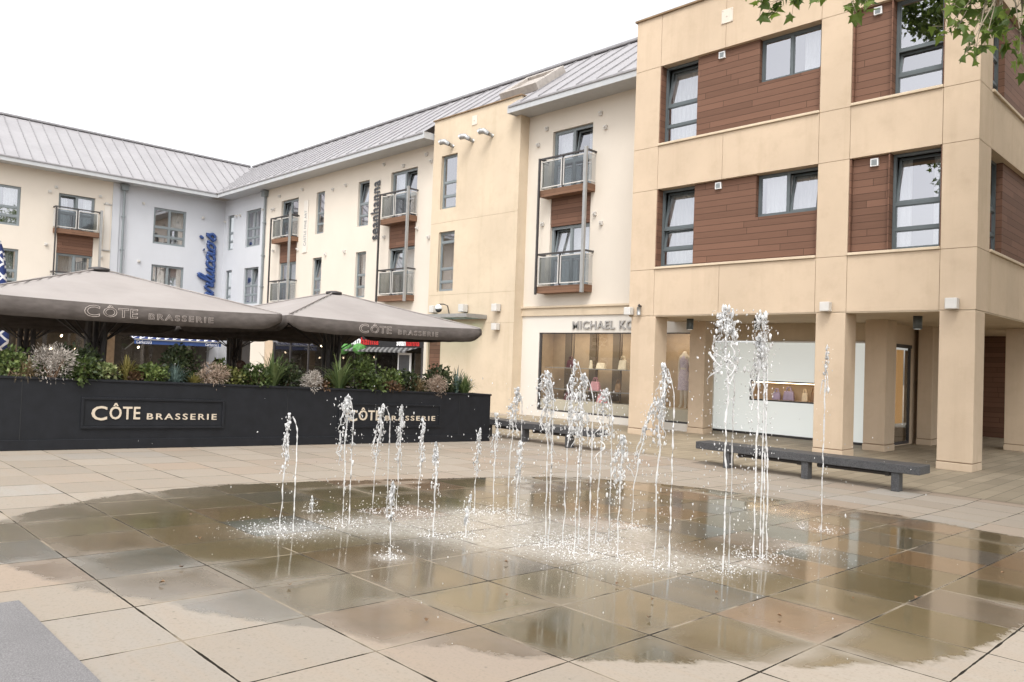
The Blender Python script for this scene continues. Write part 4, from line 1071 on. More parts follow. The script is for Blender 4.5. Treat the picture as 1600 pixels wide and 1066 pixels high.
text_obj([('CASTLE FINE ART', -31.2, -31.0, 6.5, 8.1)], m, 0.041, 0.005, 'frame_pale', 'lettering', sg, vertical=True)
sg = thing('banner_sign', (-39.57, 11.8, 7.4), 'narrow cream banner on the cream wall beside the left balcony', 'sign')
q = MB(); q.mbox(mm, 11.66, 11.92, 6.25, 8.4, 0.005, 0.03); q.build('board', 'white_render', sg)
q = MB(); q.mbox(mm, 11.62, 11.96, 8.401, 8.44, 0.0, 0.06); q.mbox(mm, 11.62, 11.96, 6.21, 6.249, 0.0, 0.06); q.build('bracket', 'steel', sg)

# ------------------------------------------------------------------ white boutique
bo = thing('boutique_shopfront', (-14, YM, 0), 'white boutique shopfront with large display windows and raised metal lettering', 'shopfront')
W1, W2 = (-16.5, -12.95, 0.20, 2.60), (-12.6, -11.06, 0.20, 2.60)
q = MB(); wall(q, m, -17.25, -11.0, 0, 3.12, [W1, W2], 0.10); q.quad((-11.0, YM, 0), (-11.0, 18.64, 0), (-11.0, 18.64, 3.12), (-11.0, YM, 3.12)); q.build('wall', 'white_render', bo)
q = MB(); q.mbox(m, -17.25, -11.0, 3.121, 3.36, 0.0, 0.05); q.mbox(m, -17.25, -11.0, 3.361, 3.42, 0.0, 0.10); q.build('cornice', 'tower_stone', bo)
text_obj([('MICHAEL KORS', -15.12, -12.42, 2.70, 2.94)], m, 0.012, 0.03, 'letter_steel', 'lettering', bo, bold=0.015)
for (a, e, z0, z1) in (W1, W2):
    q = MB(); q.mbox(m, a, a + 0.06, z0, z1, -0.09, -0.02); q.mbox(m, a + 0.06, e, z0, z0 + 0.045, -0.09, -0.02); q.mbox(m, a + 0.06, e, z1 - 0.03, z1, -0.09, -0.03); f = q.build('window_frame', 'dark_steel', bo)
    q = MB(); q.mbox(m, a + 0.06, e, z0 + 0.045, z1 - 0.03, -0.06, -0.05); q.build('pane', 'glass_shop', f)
    q = MB(); q.box(a - 0.1, e + 0.04, 17.62, 18.5, 0.0, 0.55); q.build('plinth', 'plinth', f)
q = MB(); q.quad((-17.2, 18.45, 0), (-11.02, 18.45, 0), (-11.02, 18.45, 3.1), (-17.2, 18.45, 3.1)); q.quad((-16.75, 17.6, 0.5), (-16.75, 18.45, 0.5), (-16.75, 18.45, 3), (-16.75, 17.6, 3)); q.quad((-12.8, 17.62, 0), (-12.8, 18.45, 0), (-12.8, 18.45, 3), (-12.8, 17.62, 3)); q.quad((-17.2, 17.6, 2.75), (-11.02, 17.6, 2.75), (-11.02, 18.45, 2.75), (-17.2, 18.45, 2.75))
q.build('back_panel', 'display_beige', bo)
q = MB()
for x in (-15.7, -14.75, -13.85): q.box(x, x + 0.035, 18.2, 18.24, 0.56, 2.74)
for x in (-16.2, -15.2, -14.3, -13.4): q.box(x, x + 0.25, 18.40, 18.44, 0.6, 2.7, 0)
q.build('shelf_post', 'display_dark', bo)
for z in (0.88, 1.54):
    q = MB(); q.box(-16.5, -13.0, 17.8, 18.3, z - 0.02, z); q.build('shelf', 'steel', bo)
q = MB()
for x in (-14.75, -14.65, -14.55, -11.75, -11.68, -11.6): q.blob((x, 18.0, 2.66), 0.024, 1)
q.build('spotlight', 'bulb', bo)
for x, w_ in ((-14.7, 3.2), (-11.8, 1.2)):
    ld = bpy.data.lights.new('shop_lamp', 'AREA'); ld.shape = 'RECTANGLE'; ld.size = w_; ld.size_y = 0.25; ld.energy = 4.5 * w_; ld.color = (1.0, 0.86, 0.68)
    lo_ = bpy.data.objects.new('shop_lamp', ld); col.objects.link(lo_); lo_.parent = bo; lo_.location = Vector((x, 17.85, 2.73)) - bo.location
def bag(x, y, z, w, h, mat, label, handle=True):
    t = thing('handbag', (x, y, z), label, 'handbag', 'handbags on display')
    q = MB(); d = w * 0.42
    q.add([(x-w/2,y-d/2,z),(x+w/2,y-d/2,z),(x+w/2,y+d/2,z),(x-w/2,y+d/2,z),(x-w*.40,y-d*.22,z+h),(x+w*.40,y-d*.22,z+h),(x+w*.40,y+d*.22,z+h),(x-w*.40,y+d*.22,z+h)], [(0,3,2,1),(4,5,6,7),(0,1,5,4),(1,2,6,5),(2,3,7,6),(3,0,4,7)])
    q.build('bag_body', mat, t, bevel=0.02, seg=3)
    if handle:
        q = MB()
        for dy in (-d * .2, d * .2):
            q.tube([(x - w*.2, y + dy, z + h*.85), (x - w*.19, y + dy, z + h*1.2), (x - w*.1, y + dy, z + h*1.42), (x + w*.1, y + dy, z + h*1.42), (x + w*.19, y + dy, z + h*1.2), (x + w*.2, y + dy, z + h*.85)], 0.012, 6)
        q.build('handle', mat, t, True)
    return t
bag(-15.6, 18.0, 1.54, 0.30, 0.24, 'bag_dark', 'dark red handbag at the left of the upper boutique shelf')
bag(-14.42, 18.02, 1.54, 0.34, 0.18, 'bag_cream', 'low cream bag in the middle of the upper boutique shelf', False)
bag(-14.78, 17.98, 1.54, 0.12, 0.25, 'bag_cream', 'narrow upright cream purse on the upper boutique shelf', False)
bag(-13.6, 18.0, 1.54, 0.30, 0.28, 'bag_cream', 'cream handbag with tall handles at the right of the upper shelf')
bag(-14.6, 18.0, 0.88, 0.36, 0.28, 'bag_pink', 'pink handbag on the lower boutique shelf')
bag(-13.75, 18.0, 0.88, 0.22, 0.26, 'bag_tan', 'tan handbag at the right of the lower boutique shelf')
bag(-15.5, 17.9, 0.55, 0.40, 0.26, 'bag_dark', 'dark handbag standing on the boutique plinth', True)
bag(-14.2, 17.85, 0.55, 0.36, 0.26, 'bag_pink', 'pink handbag standing on the boutique plinth')
bag(-9.35, 18.95, 0.93, 0.22, 0.2, 'bag_lilac', 'small lilac handbag at the left of the frosted shop slot')
bag(-9.02, 18.95, 0.93, 0.30, 0.24, 'bag_lilac', 'larger lilac handbag in the frosted shop slot')
bag(-8.6, 18.95, 0.93, 0.16, 0.22, 'bag_cream', 'small cream bag in the frosted shop slot', True)
bag(-8.38, 18.95, 0.93, 0.16, 0.24, 'bag_tan', 'tan bag at the right of the frosted shop slot', True)

def skin_body(name, V, E_, rad, mat, parent, sub=2, root=0):
    off = Vector((0, 0, 0)); p_ = parent
    while p_ is not None: off += p_.location; p_ = p_.parent
    me = bpy.data.meshes.new(name)
    me.from_pydata([tuple(Vector(v) - off) for v in V], E_, [])
    o = bpy.data.objects.new(name, me); col.objects.link(o); o.parent = parent
    me.materials.append(MATS[mat])
    sk = o.modifiers.new('skin', 'SKIN'); sk.use_smooth_shade = True
    sv = me.skin_vertices[0].data
    for i, r_ in enumerate(rad): sv[i].radius = (r_, r_) if not isinstance(r_, tuple) else r_
    sv[root].use_root = True
    ss = o.modifiers.new('sub', 'SUBSURF'); ss.levels = sub; ss.render_levels = sub
    return o
# shop mannequin, headless, lilac dress
mx_, my_, mz_ = -11.52, 17.98, 0.56
t = thing('mannequin', (mx_, my_, mz_), 'headless shop mannequin in a patterned lilac dress in the boutique window', 'mannequin')
def mp(x, y, z): return (mx_ + x * 0.84, my_ + y * 0.84, mz_ + z)
V = [mp(0,0,.86), mp(0,0,1.05), mp(0,0,1.30), mp(0,0,1.42), mp(0,0,1.56),
     mp(.16,0,1.38), mp(.22,.02,1.10), mp(.23,-.04,.84), mp(.22,-.06,.74), mp(-.16,0,1.38), mp(-.21,.03,1.10), mp(-.20,0,.84), mp(-.19,-.02,.74),
     mp(.08,0,.78), mp(.085,-.03,.45), mp(.10,-.02,.09), mp(.12,-.12,.03), mp(-.08,0,.78), mp(-.09,.04,.45), mp(-.13,.06,.09), mp(-.15,-.04,.03)]
E_ = [(0,1),(1,2),(2,3),(3,4),(3,5),(5,6),(6,7),(7,8),(3,9),(9,10),(10,11),(11,12),(0,13),(13,14),(14,15),(15,16),(0,17),(17,18),(18,19),(19,20)]
skin_body('body', V, E_, [(.15,.11),(.11,.09),(.14,.10),(.10,.07),.05,.05,.04,.032,.025,.05,.04,.032,.025,.085,.058,.036,.03,.085,.058,.036,.03], 'mannequin', t)
q = MB(); prof = [(.215, .50), (.21, .62), (.20, .80), (.175, .95), (.135, 1.08), (.155, 1.22), (.165, 1.32), (.13, 1.42), (.085, 1.47)]
vs = []; n = 28
for r_, z in prof:
    for k in range(n): vs.append(mp(r_ * 1.02 * math.cos(2*PI*k/n), r_ * .72 * math.sin(2*PI*k/n), z))
q.add(vs, [(i*n+k, i*n+(k+1)%n, (i+1)*n+(k+1)%n, (i+1)*n+k) for i in range(len(prof)-1) for k in range(n)])
q.build('dress', 'dress', t, True)

# ------------------------------------------------------------------ benches
def bench(name, x0, x1, y0, y1, legs, label):
    t = thing(name, ((x0 + x1) / 2, (y0 + y1) / 2, 0), label, 'bench', 'dark stone benches')
    q = MB(); q.box(x0, x1, y0, y1, 0.275, 0.40); q.build('seat', 'bench_granite', t, bevel=0.008)
    for i, lx in enumerate(legs):
        q = MB(); q.box(lx - 0.055, lx + 0.055, y0 + 0.03, y0 + 0.19, 0.0, 0.274); q.build('leg', 'bench_granite', t, bevel=0.005, seg=1)
        if i < len(legs) - 1:
            q = MB(); a, e = lx + 0.12, legs[i + 1] - 0.12; q.tube([(a, y0 + 0.24, 0.225), (e, y0 + 0.24, 0.225)], 0.03, 10)
            for xx in (a + 0.05, e - 0.05): q.box(xx - 0.03, xx + 0.03, y0 + 0.20, y0 + 0.28, 0.19, 0.274)
            q.build('light_tube', 'dark_steel', t)
    return t
bench('stone_bench', -7.32, -3.68, 11.85, 12.30, (-6.74, -5.37, -4.02), 'long dark stone bench in front of the middle column')
bench('stone_bench', -13.0, -9.41, 11.60, 12.05, (-12.5, -11.36, -10.11), 'dark stone bench partly behind the black planter')

# ------------------------------------------------------------------ planter with raised sign panels
XP = -11.65
pl = thing('planter', (-11.93, 6.0, gz(6)), 'long black timber planter trough carrying restaurant lettering', 'planter')
def mp_(u, z, d): return (XP + d, u, z + gz(u))
P0, P1, PH = -1.5, 10.95, 0.935
q = MB()
q.mbox(mp_, P0, P1, 0.0, PH, -0.04, 0.0); q.mbox(mp_, P0, P1, 0.0, PH, -0.56, -0.52); q.mbox(mp_, P0, P0 + 0.04, 0.0, PH, -0.52, -0.04); q.mbox(mp_, P1 - 0.04, P1, 0.0, PH, -0.52, -0.04)
q.build('trough', 'anthracite', pl)
q = MB(); q.mbox(mp_, P0, P1 + 0.02, PH + 0.001, PH + 0.035, -0.07, 0.02); q.mbox(mp_, P0, P1 + 0.02, PH + 0.001, PH + 0.035, -0.58, -0.50); q.mbox(mp_, P1 - 0.06, P1 + 0.02, PH + 0.002, PH + 0.034, -0.50, -0.07); q.build('rim', 'anthracite', pl, bevel=0.005, seg=1)
q = MB(); q.mbox(mp_, P0, P1, 0.0, 0.14, 0.001, 0.02); q.build('skirting', 'anthracite', pl, bevel=0.005, seg=1)
q = MB(); q.mbox(mp_, P0 + 0.04, P1 - 0.04, PH - 0.14, PH - 0.06, -0.52, -0.04); q.build('soil', 'soil', pl)
for y in (0.9, 2.55, 6.35, 10.1):
    q = MB(); q.mbox(mp_, y - 0.004, y + 0.004, 0.141, PH, 0.0005, 0.004); q.build('joint_strip', 'black', pl)
def sign_panel(a, e):
    z0, z1 = 0.285, 0.72
    q = MB(); w = 0.035
    for A, B, C_, D in ((a, e, z0, z0 + w), (a, e, z1 - w, z1), (a, a + w, z0 + w, z1 - w), (e - w, e, z0 + w, z1 - w)): q.mbox(mp_, A, B, C_, D, 0.001, 0.028)
    q.mbox(mp_, a + w, e - w, z0 + w, z1 - w, 0.001, 0.008)
    p = q.build('sign_panel', 'anthracite', pl, bevel=0.006, seg=1)
    L = e - a; b = a + L * 0.065
    text_obj([('C', b, b + L * 0.10, 0.40, 0.60), ('ÔTE', b + L * 0.115, b + L * 0.318, 0.415, 0.645), ('BRASSERIE', a + L * 0.43, a + L * 0.94, 0.415, 0.505)], mp_, 0.0085, 0.012, 'letter_cream', 'lettering', p, bold=0.012)
sign_panel(3.26, 5.28)
sign_panel(7.33, 9.62)

# ------------------------------------------------------------------ parasols
def parasol(cx_, cy_, label, words, zt0=2.32, h=2.15, seed=0, peak=0.64):
    rn = random.Random(seed)
    t = thing('parasol', (cx_, cy_, gz(cy_)), label, 'parasol', 'square brasserie parasols')
    n = 12
    q = MB(); idx = {}
    vs = []
    for i in range(-n, n + 1):
        for k in range(-n, n + 1):
            u, v = i / n, k / n
            e = max(abs(u), abs(v))
            rib = min(abs(abs(u) - abs(v)), 1) / max(e, 1e-3)
            z = zt0 + peak * (1 - e) - 0.02 * math.sin(PI * e) * rib + 0.010 * noise.noise((u * 5, v * 5, seed)) + 0.005 * noise.noise((u * 16, v * 5, seed + 4))
            if e == 1: z -= 0.035 * (1 - (abs(u) * abs(v)) ** 2)
            vs.append((cx_ + u * h, cy_ + v * h, z))
    N_ = 2 * n + 1
    q.add(vs, [(i * N_ + k, (i + 1) * N_ + k, (i + 1) * N_ + k + 1, i * N_ + k + 1) for i in range(2 * n) for k in range(2 * n)])
    can = q.build('canopy', 'canvas', t, True)
    for a_, b_ in ((1, 1), (1, -1), (-1, 1), (-1, -1)):
        q = MB(); q.tube([(cx_ + a_ * h * e_, cy_ + b_ * h * e_, zt0 + peak * (1 - e_) + 0.012 - 0.0) for e_ in (0.06, 0.3, 0.55, 0.8, 0.995)], 0.013, 6); q.build('seam', 'canvas', can, True)
    q = MB(); ring = []
    M = 40
    for sx_, sy_, ex, ey in ((1, -1, 1, 1), (1, 1, -1, 1), (-1, 1, -1, -1), (-1, -1, 1, -1)):
        for i in range(M):
            f = i / M
            ring.append((sx_ + (ex - sx_) * f, sy_ + (ey - sy_) * f, f))
    top, mid, bot = [], [], []
    for u, v, f in ring:
        c_ = min(f, 1 - f)
        droop = 0.25 - 0.13 * max(0, 1 - c_ / 0.075) ** 1.5
        zt_ = zt0 - 0.035 * (1 - (abs(u) * abs(v)) ** 2)
        wv = 0.018 * noise.noise((u * 3 + seed, v * 3, 0.3))
        ou = 1.0 + 0.002; bl = 1.006 + wv
        top.append((cx_ + u * h * ou, cy_ + v * h * ou, zt_ + 0.004)); mid.append((cx_ + u * h * (1.008 + wv / 2), cy_ + v * h * (1.008 + wv / 2), zt_ - droop * 0.5)); bot.append((cx_ + u * h * bl, cy_ + v * h * bl, zt_ - droop + 0.01 * noise.noise((u * 6, v * 6, seed))))
    K = len(ring)
    q.add(top + mid + bot, [(a * K + i, (a + 1) * K + i, (a + 1) * K + (i + 1) % K, a * K + (i + 1) % K) for a in range(2) for i in range(K)])
    va = q.build('valance', 'canvas_shaded', t, True)
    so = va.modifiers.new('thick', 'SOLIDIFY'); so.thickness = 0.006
    if words:
        mv = lambda u, z, d: (cx_ + h * 1.012 + 0.012 + d, u, z)
        c0 = cy_ - 0.80
        text_obj([('C', c0, c0 + 0.20, zt0 - 0.225, zt0 - 0.060), ('ÔTE', c0 + 0.24, c0 + 0.70, zt0 - 0.215, zt0 - 0.045), ('BRASSERIE', c0 + 0.85, c0 + 1.80, zt0 - 0.215, zt0 - 0.125)], mv, 0.0, 0.006, 'letter_outline', 'lettering', va, outline=0.016, bold=0.01)
    q = MB(); q.lathe([(0.17, -0.03), (0.16, 0.015), (0.05, 0.035)], (cx_, cy_, zt0 + peak), 16); q.build('cap', 'dark_steel', t, True)
    q = MB(); q.tube([(cx_, cy_, gz(cy_)), (cx_, cy_, zt0 + peak)], 0.048, 14); pole = q.build('pole', 'dark_steel', t, True)
    for i in range(8):
        a = PI / 4 * i; L = h * (1.40 if i % 2 else 0.99)
        ex, ey = math.cos(a), math.sin(a)
        q = MB(); q.tube([(cx_ + ex * 0.06, cy_ + ey * 0.06, zt0 + peak - 0.12), (cx_ + ex * L, cy_ + ey * L, zt0 - 0.10)], 0.014, 6); rb = q.build('rib', 'dark_steel', t)
        q = MB(); q.tube([(cx_ + ex * 0.055, cy_ + ey * 0.055, 1.52), (cx_ + ex * 0.10, cy_ + ey * 0.10, 1.75), (cx_ + ex * L * 0.42, cy_ + ey * L * 0.42, zt0 + peak * 0.55 - 0.14)], 0.014, 6); q.build('strut', 'dark_steel', rb)
    q = MB(); q.lathe([(0.09, 1.46), (0.10, 1.52), (0.06, 1.60)], (cx_, cy_, 0), 12); q.build('hub', 'dark_steel', pole, True)
    q = MB(); q.box(cx_ - 0.45, cx_ + 0.45, cy_ - 0.45, cy_ + 0.45, gz(cy_) - 0.02, gz(cy_) + 0.10); q.build('base', 'anthracite', t, bevel=0.01)
    # heaters and folded side covers hanging beside the pole
    for k in range(4):
        a = PI / 2 * k + 0.6
        q = MB(); X0, Y0 = cx_ + 0.16 * math.cos(a), cy_ + 0.16 * math.sin(a)
        q.tube([(X0, Y0, 2.2), (X0 * 1.0, Y0, 1.9), (X0, Y0, 1.2)], [0.02, 0.05, 0.035], 7); q.build('heater', 'dark_steel', pole)
    return t
parasol(-13.80, 4.03, 'large taupe square parasol with restaurant lettering on the left, nearest the camera', True, seed=1)
parasol(-13.80, 8.46, 'large taupe square parasol with restaurant lettering at the right end of the planter', True, seed=2)
parasol(-18.25, 4.03, 'taupe parasol half hidden behind the left front parasol', False, 2.25, seed=3, peak=0.5)
parasol(-18.25, 8.46, 'taupe parasol half hidden behind the right front parasol', False, 2.24, seed=4, peak=0.5)
# closed navy parasol
t = thing('closed_parasol', (-24.6, 4.55, 0), 'closed navy parasol with white lattice pattern at the left edge', 'parasol')
q = MB(); prof = []
n = 24; vs = []
zs_ = [4.70, 4.45, 4.1, 3.6, 3.1, 2.6, 2.1, 1.75, 1.45, 1.40]; rs_ = [0.03, 0.14, 0.24, 0.31, 0.36, 0.40, 0.42, 0.42, 0.37, 0.10]
for z, r_ in zip(zs_, rs_):
    for k in range(n):
        rr = r_ * (1 + 0.16 * math.sin(k * PI / 2 + z))
        vs.append((-24.6 + rr * math.cos(2*PI*k/n), 4.55 + rr * math.sin(2*PI*k/n), z))
q.add(vs, [(i*n+k, (i+1)*n+k, (i+1)*n+(k+1)%n, i*n+(k+1)%n) for i in range(len(zs_)-1) for k in range(n)])
q.build('cloth', 'lattice', t, True)
q = MB(); q.tube([(-24.6, 4.55, 0), (-24.6, 4.55, 4.78)], 0.04, 10); q.build('pole', 'dark_steel', t)
q = MB(); q.box(-25.1, -24.1, 4.05, 5.05, 0, 0.1); q.build('base', 'anthracite', t)

# ------------------------------------------------------------------ planting
def leaf_quad(mb, p, d, n_, L, W, fold=0.0):
    d = d.normalized(); s_ = d.cross(n_)
    if s_.length < 1e-4: s_ = d.cross(Vector((0.3, 0.5, 0.8)))
    s_.normalize(); up_ = s_.cross(d)
    mb.add([p, p + d * L * 0.5 + s_ * W + up_ * fold, p + d * L, p + d * L * 0.5 - s_ * W + up_ * fold, p + d * L * 0.5], [(0, 1, 4), (1, 2, 4), (2, 3, 4), (3, 0, 4)])
def rdir(rn, zb=0.0):
    while True:
        v = Vector((rn.uniform(-1, 1), rn.uniform(-1, 1), rn.uniform(-1, 1)))
        if 0.05 < v.length < 1: v.normalize(); v.z += zb; return v.normalized()
def shrub(x, y, w, h, mat, label, name='shrub', n=620, L=0.062, W=0.021, seed=0, zlow=-0.12, cat='shrub'):
    rn = random.Random(seed * 13 + 5)
    w *= 1.10; h *= 1.0; n = int(n * 1.15)
    z0 = gz(y) + PH - 0.05
    t = thing(name, (x, y, z0), label, cat, 'plants in the planter')
    q = MB()
    lumps = [(rdir(rn, 0.2), rn.uniform(0.5, 1.0)) for _ in range(9)]
    tw = MB()
    for d, k in lumps:
        tip = Vector((x + d.x * w * .40 * k, y + d.y * w * .42 * k, z0 + h * 0.45 + d.z * h * .42 * k))
        tw.tube([(x, y, z0 - 0.1), ((x + tip.x) / 2, (y + tip.y) / 2, z0 + h * 0.3), tuple(tip)], [0.012, 0.008, 0.003], 5)
    for i in range(n):
        if rn.random() < 0.72:
            d0, k = rn.choice(lumps)
            c_ = Vector((d0.x * w * .30 * k, d0.y * w * .34 * k, d0.z * h * .30 * k))
            d = rdir(rn, 0.25)
            r_ = rn.uniform(0.55, 1.0)
            p = c_ + Vector((d.x * w * .22 * r_, d.y * w * .22 * r_, d.z * h * .24 * r_))
        else:
            d = rdir(rn, 0.1); r_ = rn.uniform(0.6, 1.0) 
            p = Vector((d.x * w * .5 * r_, d.y * w * .5 * r_, d.z * h * .5 * r_))
        p = p + Vector((x, y, z0 + h * 0.45))
        if p.z < z0 + zlow: p.z = z0 + zlow + rn.uniform(0, 0.1)
        if XP - 0.58 < p.x < XP + 0.04 and p.z < z0 + 0.09 and (p.x > XP - 0.02): p.x = XP + 0.05
        dd = (d + rdir(rn) * 0.8 + Vector((0, 0, 0.15))).normalized()
        s_ = rn.uniform(0.6, 1.25)
        leaf_quad(q, p, dd, (d + rdir(rn) * 0.5).normalized(), L * s_, W * s_, rn.uniform(0, 0.006))
    q.build('foliage', mat, t)
    tw.build('stems', 'twig', t)
    return t
def blades(x, y, r_, h, mat, label, name, n=90, width=0.010, droop=0.5, seed=0, cat='grass'):
    rn = random.Random(seed * 7 + 3)
    r_ *= 1.15; h *= 1.30; n = int(n * 1.25)
    z0 = gz(y) + PH - 0.06
    t = thing(name, (x, y, z0), label, cat, 'plants in the planter')
    q = MB()
    for i in range(n):
        a = rn.uniform(0, 2 * PI); out = rn.uniform(0.1, 1.0) ** 0.8; L = rn.uniform(0.65, 1.05)
        ex, ey = math.cos(a), math.sin(a); sx_, sy_ = -ey, ex
        hh = h * L * (1 - 0.55 * out * droop); rr = r_ * out * L
        P = []
        for k in range(6):
            f = k / 5
            zf = hh * (1 - (1 - f) ** 1.6) - droop * h * 0.55 * out * max(0, f - 0.45) ** 1.5 * 1.5
            P.append((x + ex * rr * f ** 1.25 + ex * 0.02, y + ey * rr * f ** 1.25 + ey * 0.02, z0 + zf))
        vs = []
        for k, p in enumerate(P):
            w_ = width * (1 - (k / 5) ** 2.2) * (0.75 if k == 0 else 1) + 0.0005
            vs += [(p[0] - sx_ * w_, p[1] - sy_ * w_, p[2]), (p[0] + sx_ * w_, p[1] + sy_ * w_, p[2])]
        q.add(vs, [(2*k, 2*k+1, 2*k+3, 2*k+2) for k in range(5)])
    q.build('leaf_blades', mat, t)
    q = MB(); q.lathe([(0.03, -0.05), (0.028, 0.04), (0.012, 0.10)], (x, y, z0), 8); q.build('stem', 'twig', t)
    return t
def silver(x, y, w, h, label, mat='leaf_silver', seed=0, n=1500):
    return shrub(x + .05, y, w, h * .92, mat, label, 'silver_bush', n, 0.055, 0.0045, seed, -0.30, 'shrub')
XA = XP - 0.28
shrub(XA, 2.42, 0.62, 0.50, 'leaf_light', 'light green leafy shrub at the far left end of the planter', seed=1)
shrub(XA - .25, 1.75, 0.6, 0.55, 'leaf_green', 'green shrub at the left frame edge of the planter', seed=30)
blades(XA + .14, 2.62, 0.26, 0.34, 'blade_brown', 'brown drooping grass beside the big silver bush', 'grass_tuft', 130, 0.005, 1.0, 2)
silver(XA + .10, 2.92, 0.66, 0.62, 'large pale silver twiggy bush near the left end', seed=3, n=1900)
shrub(XA - .10, 3.30, 0.62, 0.62, 'leaf_dark', 'tall dark green shrub behind the large silver bush', seed=4, n=800)
shrub(XA + .16, 3.28, 0.5, 0.42, 'leaf_green', 'low trailing green shrub over the planter rim right of the silver bush', seed=5, zlow=-0.22)
shrub(XA + .10, 3.58, 0.36, 0.34, 'leaf_pale', 'pale yellow variegated shrub above the left sign panel', seed=6, n=420)
blades(XA, 3.92, 0.25, 0.42, 'blade_gold', 'yellow green spiky grass above the left sign panel', 'grass_tuft', 70, 0.010, 0.6, 7)
shrub(XA + .05, 3.98, 0.26, 0.22, 'leaf_red', 'small orange red leafy plant above the left sign panel', seed=8, n=260)
shrub(XA + .08, 4.24, 0.42, 0.36, 'leaf_light', 'round bright green shrub over the middle of the left sign', seed=9, n=560)
blades(XA + .10, 4.58, 0.30, 0.34, 'blade_blue', 'blue grey grass tuft above the left sign panel', 'grass_tuft', 220, 0.0045, 0.7, 10)
shrub(XA - .14, 4.72, 0.62, 0.68, 'leaf_dark', 'tall dark olive shrub behind the blue grass', seed=11, n=820)
blades(XA + .14, 4.86, 0.20, 0.24, 'blade_gold', 'low golden grass beside the middle silver bush', 'grass_tuft', 90, 0.006, 0.6, 12)
silver(XA + .10, 5.14, 0.44, 0.48, 'medium silver bush above the right end of the left sign', 'leaf_silver_brown', 13)
shrub(XA, 5.46, 0.46, 0.38, 'leaf_olive', 'low olive shrub right of the medium silver bush', seed=14)
shrub(XA - .16, 5.36, 0.28, 0.52, 'leaf_light', 'narrow upright light green shrub behind the medium silver bush', seed=15, n=320)
shrub(XA + .06, 5.86, 0.52, 0.44, 'leaf_green', 'mid green shrub left of the first spiky cordyline', seed=16)
blades(XA + .12, 6.16, 0.52, 0.62, 'blade_green', 'spiky green cordyline between the two signs, left one', 'cordyline', 60, 0.016, 0.55, 17, 'cordyline')
shrub(XA - .14, 6.52, 0.62, 0.56, 'leaf_dark', 'dark shrub behind the grey bush between the two signs', seed=18)
silver(XA + .14, 6.84, 0.34, 0.42, 'small silver bush between the two cordylines', seed=19, n=1100)
shrub(XA + .16, 7.04, 0.26, 0.24, 'leaf_red', 'small reddish plant beside the small silver bush', seed=20, n=260, zlow=-0.2)
blades(XA + .14, 7.42, 0.62, 0.66, 'blade_green', 'spiky green cordyline above the left of the right sign', 'cordyline', 64, 0.016, 0.6, 21, 'cordyline')
shrub(XA, 7.98, 0.66, 0.74, 'leaf_green', 'big dark green bush above the middle of the right sign', seed=22, n=1100)
shrub(XA + .20, 8.12, 0.46, 0.40, 'leaf_green', 'low bush trailing over the rim above the right sign', seed=23, zlow=-0.26, n=520)
shrub(XA + .02, 8.58, 0.44, 0.52, 'leaf_light', 'bright green bush above the right sign', seed=24)
shrub(XA + .18, 8.50, 0.36, 0.26, 'leaf_red', 'reddish low shrub hanging over the right sign', seed=25, n=380, zlow=-0.16)
shrub(XA - .05, 9.02, 0.5, 0.50, 'leaf_dark', 'glossy dark shrub right of the bright green bush', seed=26)
blades(XA + .1, 9.2, 0.36, 0.40, 'blade_brown', 'brown green grass near the right end of the planter', 'grass_tuft', 80, 0.008, 0.7, 27)
silver(XA + .14, 9.56, 0.42, 0.46, 'brownish silver bush near the right end of the planter', 'leaf_silver_brown', 28)
shrub(XA - .10, 9.86, 0.66, 0.66, 'leaf_dark', 'tall dark evergreen bush near the right end of the planter', seed=29, n=900)
blades(XA + .05, 10.42, 0.42, 0.46, 'blade_green', 'bushy green grass at the right end of the planter', 'grass_tuft', 260, 0.006, 0.75, 31)
blades(XA - .05, 10.30, 0.22, 0.52, 'blade_blue', 'upright grey green spiky plant at the right end of the planter', 'grass_tuft', 36, 0.010, 0.3, 32)

fill = [(2.0, .55, .5, 'leaf_dark', 'dark shrub filling the back of the trough at the left end'), (2.75, .6, .5, 'leaf_green', 'green shrub behind the brown grass at the left end'), (3.75, .65, .46, 'leaf_dark', 'dark filler shrub behind the variegated shrub'), (4.2, .5, .5, 'leaf_olive', 'olive filler shrub behind the round bright shrub'), (5.0, .6, .42, 'leaf_green', 'green filler shrub behind the golden grass'), (5.75, .7, .5, 'leaf_olive', 'olive filler shrub left of the left cordyline'), (6.25, .6, .44, 'leaf_green', 'green filler shrub under the left cordyline'), (6.95, .6, .5, 'leaf_dark', 'dark filler shrub behind the small silver bush'), (7.5, .6, .46, 'leaf_olive', 'olive filler shrub under the right cordyline'), (8.35, .7, .55, 'leaf_dark', 'dark filler shrub right of the big bush'), (9.3, .6, .46, 'leaf_green', 'green filler shrub before the brownish silver bush'), (9.8, .6, .42, 'leaf_olive', 'olive filler shrub under the tall evergreen'), (10.4, .55, .38, 'leaf_dark', 'dark filler shrub at the right end of the trough')]
for i, (y, w, h, mt, lb) in enumerate(fill): shrub(XA - .24, y, w, h * .62, mt, lb, seed=60 + i, n=380)
